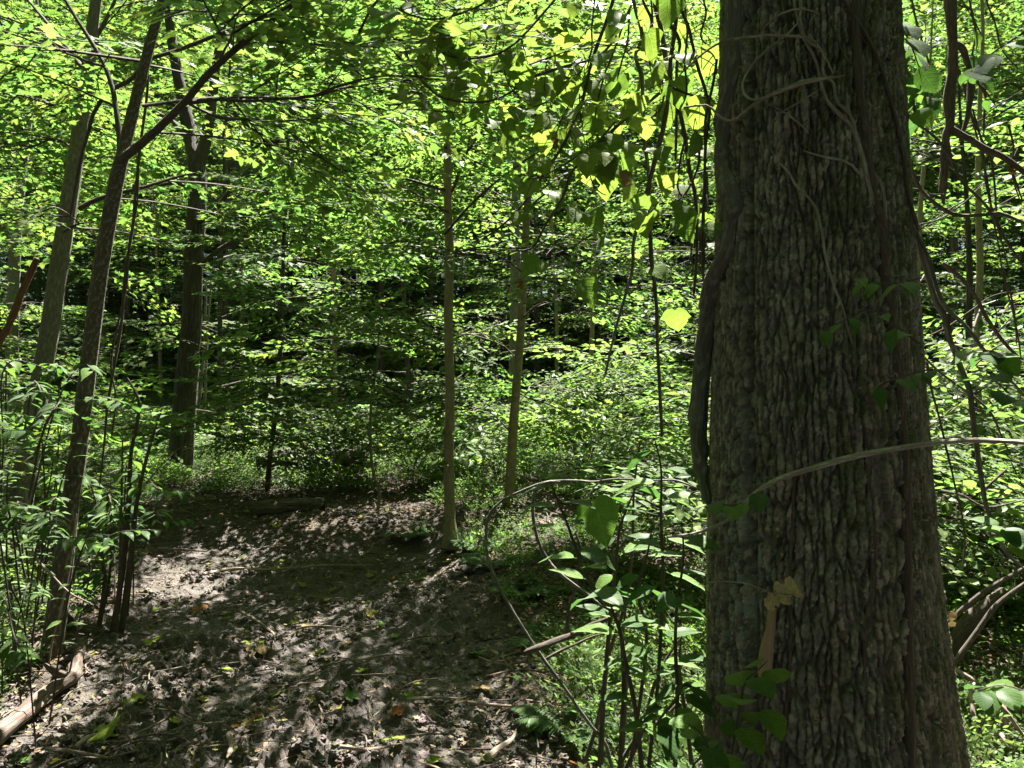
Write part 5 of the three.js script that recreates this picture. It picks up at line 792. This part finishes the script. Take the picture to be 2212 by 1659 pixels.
scatter('ground_cover', 'low green plants covering the forest floor beside and behind the path', 'ground cover', [clump('oval', 0), clump('maple', 1), clump('oval', 2), clump('narrow', 3)], [leafMat], 4200, () => { const d = 2.6 + 26 * Math.pow(rnd(), 1.5), x = rr(-0.8, 0.8) * d, z = -d, q = Math.abs(x - pathC(d)) / pathW(d); if (pathMask(x, z) > 0.04 || (d < 10 && q < 1.12)) return null; if (n2(x * 0.8, z * 0.8) < rr(-0.9, 0.3) - (d > 9 ? 0.4 : 0)) return null; const k = rr(0.7, 1.2); return [tmpM(V(x, H(x, z) - 0.01, z), rnd() * 6.3, gauss() * 0.12, gauss() * 0.12, rr(0.5, 1.15) * (d > 10 ? 1.4 : 1)), [k * rr(0.85, 1.1), k, k * rr(0.8, 1.1)]]; });
// the wood goes on behind: one mass of foliage and stems
{
  const t = thing('far_woods', 'deep green mass of the far forest closing the view', 'woods'); t.userData.kind = 'stuff';
  const G = new Geo(); for (let k = 0; k < 90; k++) { const x = rr(-48, 48), z = rr(-64, -34), y = H0(x, z); G.tube([V(x, y - 0.2, z), V(x + gauss() * 0.4, y + 7, z), V(x + gauss(), y + 16, z)], [rr(0.12, 0.22), 0.12, 0.05], { seg: 6, step: 4 }); }
  const m = put('stem_mass', G.build(), M.dark, t); m.userData.kind = 'stuff';
  const c = new Crown('maple');
  for (let k = 0; k < 10000; k++) { const x = rr(-52, 52), z = rr(-66, -30), y = H0(x, z) + 18 * Math.pow(rnd(), 1.2); c.add(V(x, y, z), V(gauss(), gauss() * 0.15, gauss()), rr(2.2, 3.4)); }
  c.finish(t, leafMat, 'foliage_mass');
}
// labels of alike things, told apart by what stands to their left and right and by which is nearer
const MARKS = [[0, 'left edge'], [90, 'pale leaning tree'], [215, 'spotted leaning tree'], [405, 'dark furrowed tree'], [595, 'thin dark sapling'], [812, 'crooked pale sapling'], [970, 'lone straight tree'], [1118, 'second young tree'], [1370, 'twisted vines'], [1530, 'big trunk'], [1990, 'big trunk'], [2212, 'right edge']];
const ORD = ['nearest', 'second nearest', 'third nearest', 'fourth nearest', 'fifth nearest', 'sixth nearest', 'seventh nearest', 'eighth nearest', 'ninth nearest', 'tenth nearest', 'eleventh nearest', 'twelfth nearest'];
const NTH = ['first', 'second', 'third', 'fourth', 'fifth', 'sixth', 'seventh', 'eighth', 'ninth', 'tenth', 'eleventh', 'twelfth', 'thirteenth', 'fourteenth', 'fifteenth', 'sixteenth', 'seventeenth', 'eighteenth', 'nineteenth', 'twentieth', 'twenty first', 'twenty second', 'twenty third'];
{
  const by = new Map();
  for (const q of later) {
    let slot = '';
    if (q.slot && !q.out) { let k = 0; while (k < MARKS.length - 2 && q.x > MARKS[k + 1][0]) k++; slot = MARKS[k][1] === MARKS[k + 1][1] ? 'behind the big trunk' : 'between the ' + MARKS[k][1] + ' and the ' + MARKS[k + 1][1]; }
    const key = q.set + slot + (q.out ? 'out' : ''); q.at = slot; if (!by.has(key)) by.set(key, []); by.get(key).push(q);
  }
  for (const l of by.values()) {
    if (l[0].out) { l.forEach((q) => tag(q.o, q.what + ' standing outside the view', null, q.what + 's outside the view')); continue; }
    if (l[0].slot) l.sort((a, b) => a.d - b.d); else l.sort((a, b) => Math.abs(a.x - 1760) - Math.abs(b.x - 1760));
    l.forEach((q, k) => { q.o.userData.label = q.slot ? (l.length === 1 ? q.what + ' ' + q.at : (ORD[k] ?? 'farther') + ' ' + q.what + ' ' + q.at) : q.what + ', ' + NTH[k] + ' out from the bark'; });
  }
}
for (const t of [scene.getObjectByName('hanging_vine_028'), scene.getObjectByName('hanging_vine_029')]) { const l = t.children.filter((o) => o.name === 'leaf').pop(); if (l) t.remove(l); }   // two bare vine ends
renderer.render(scene, camera);
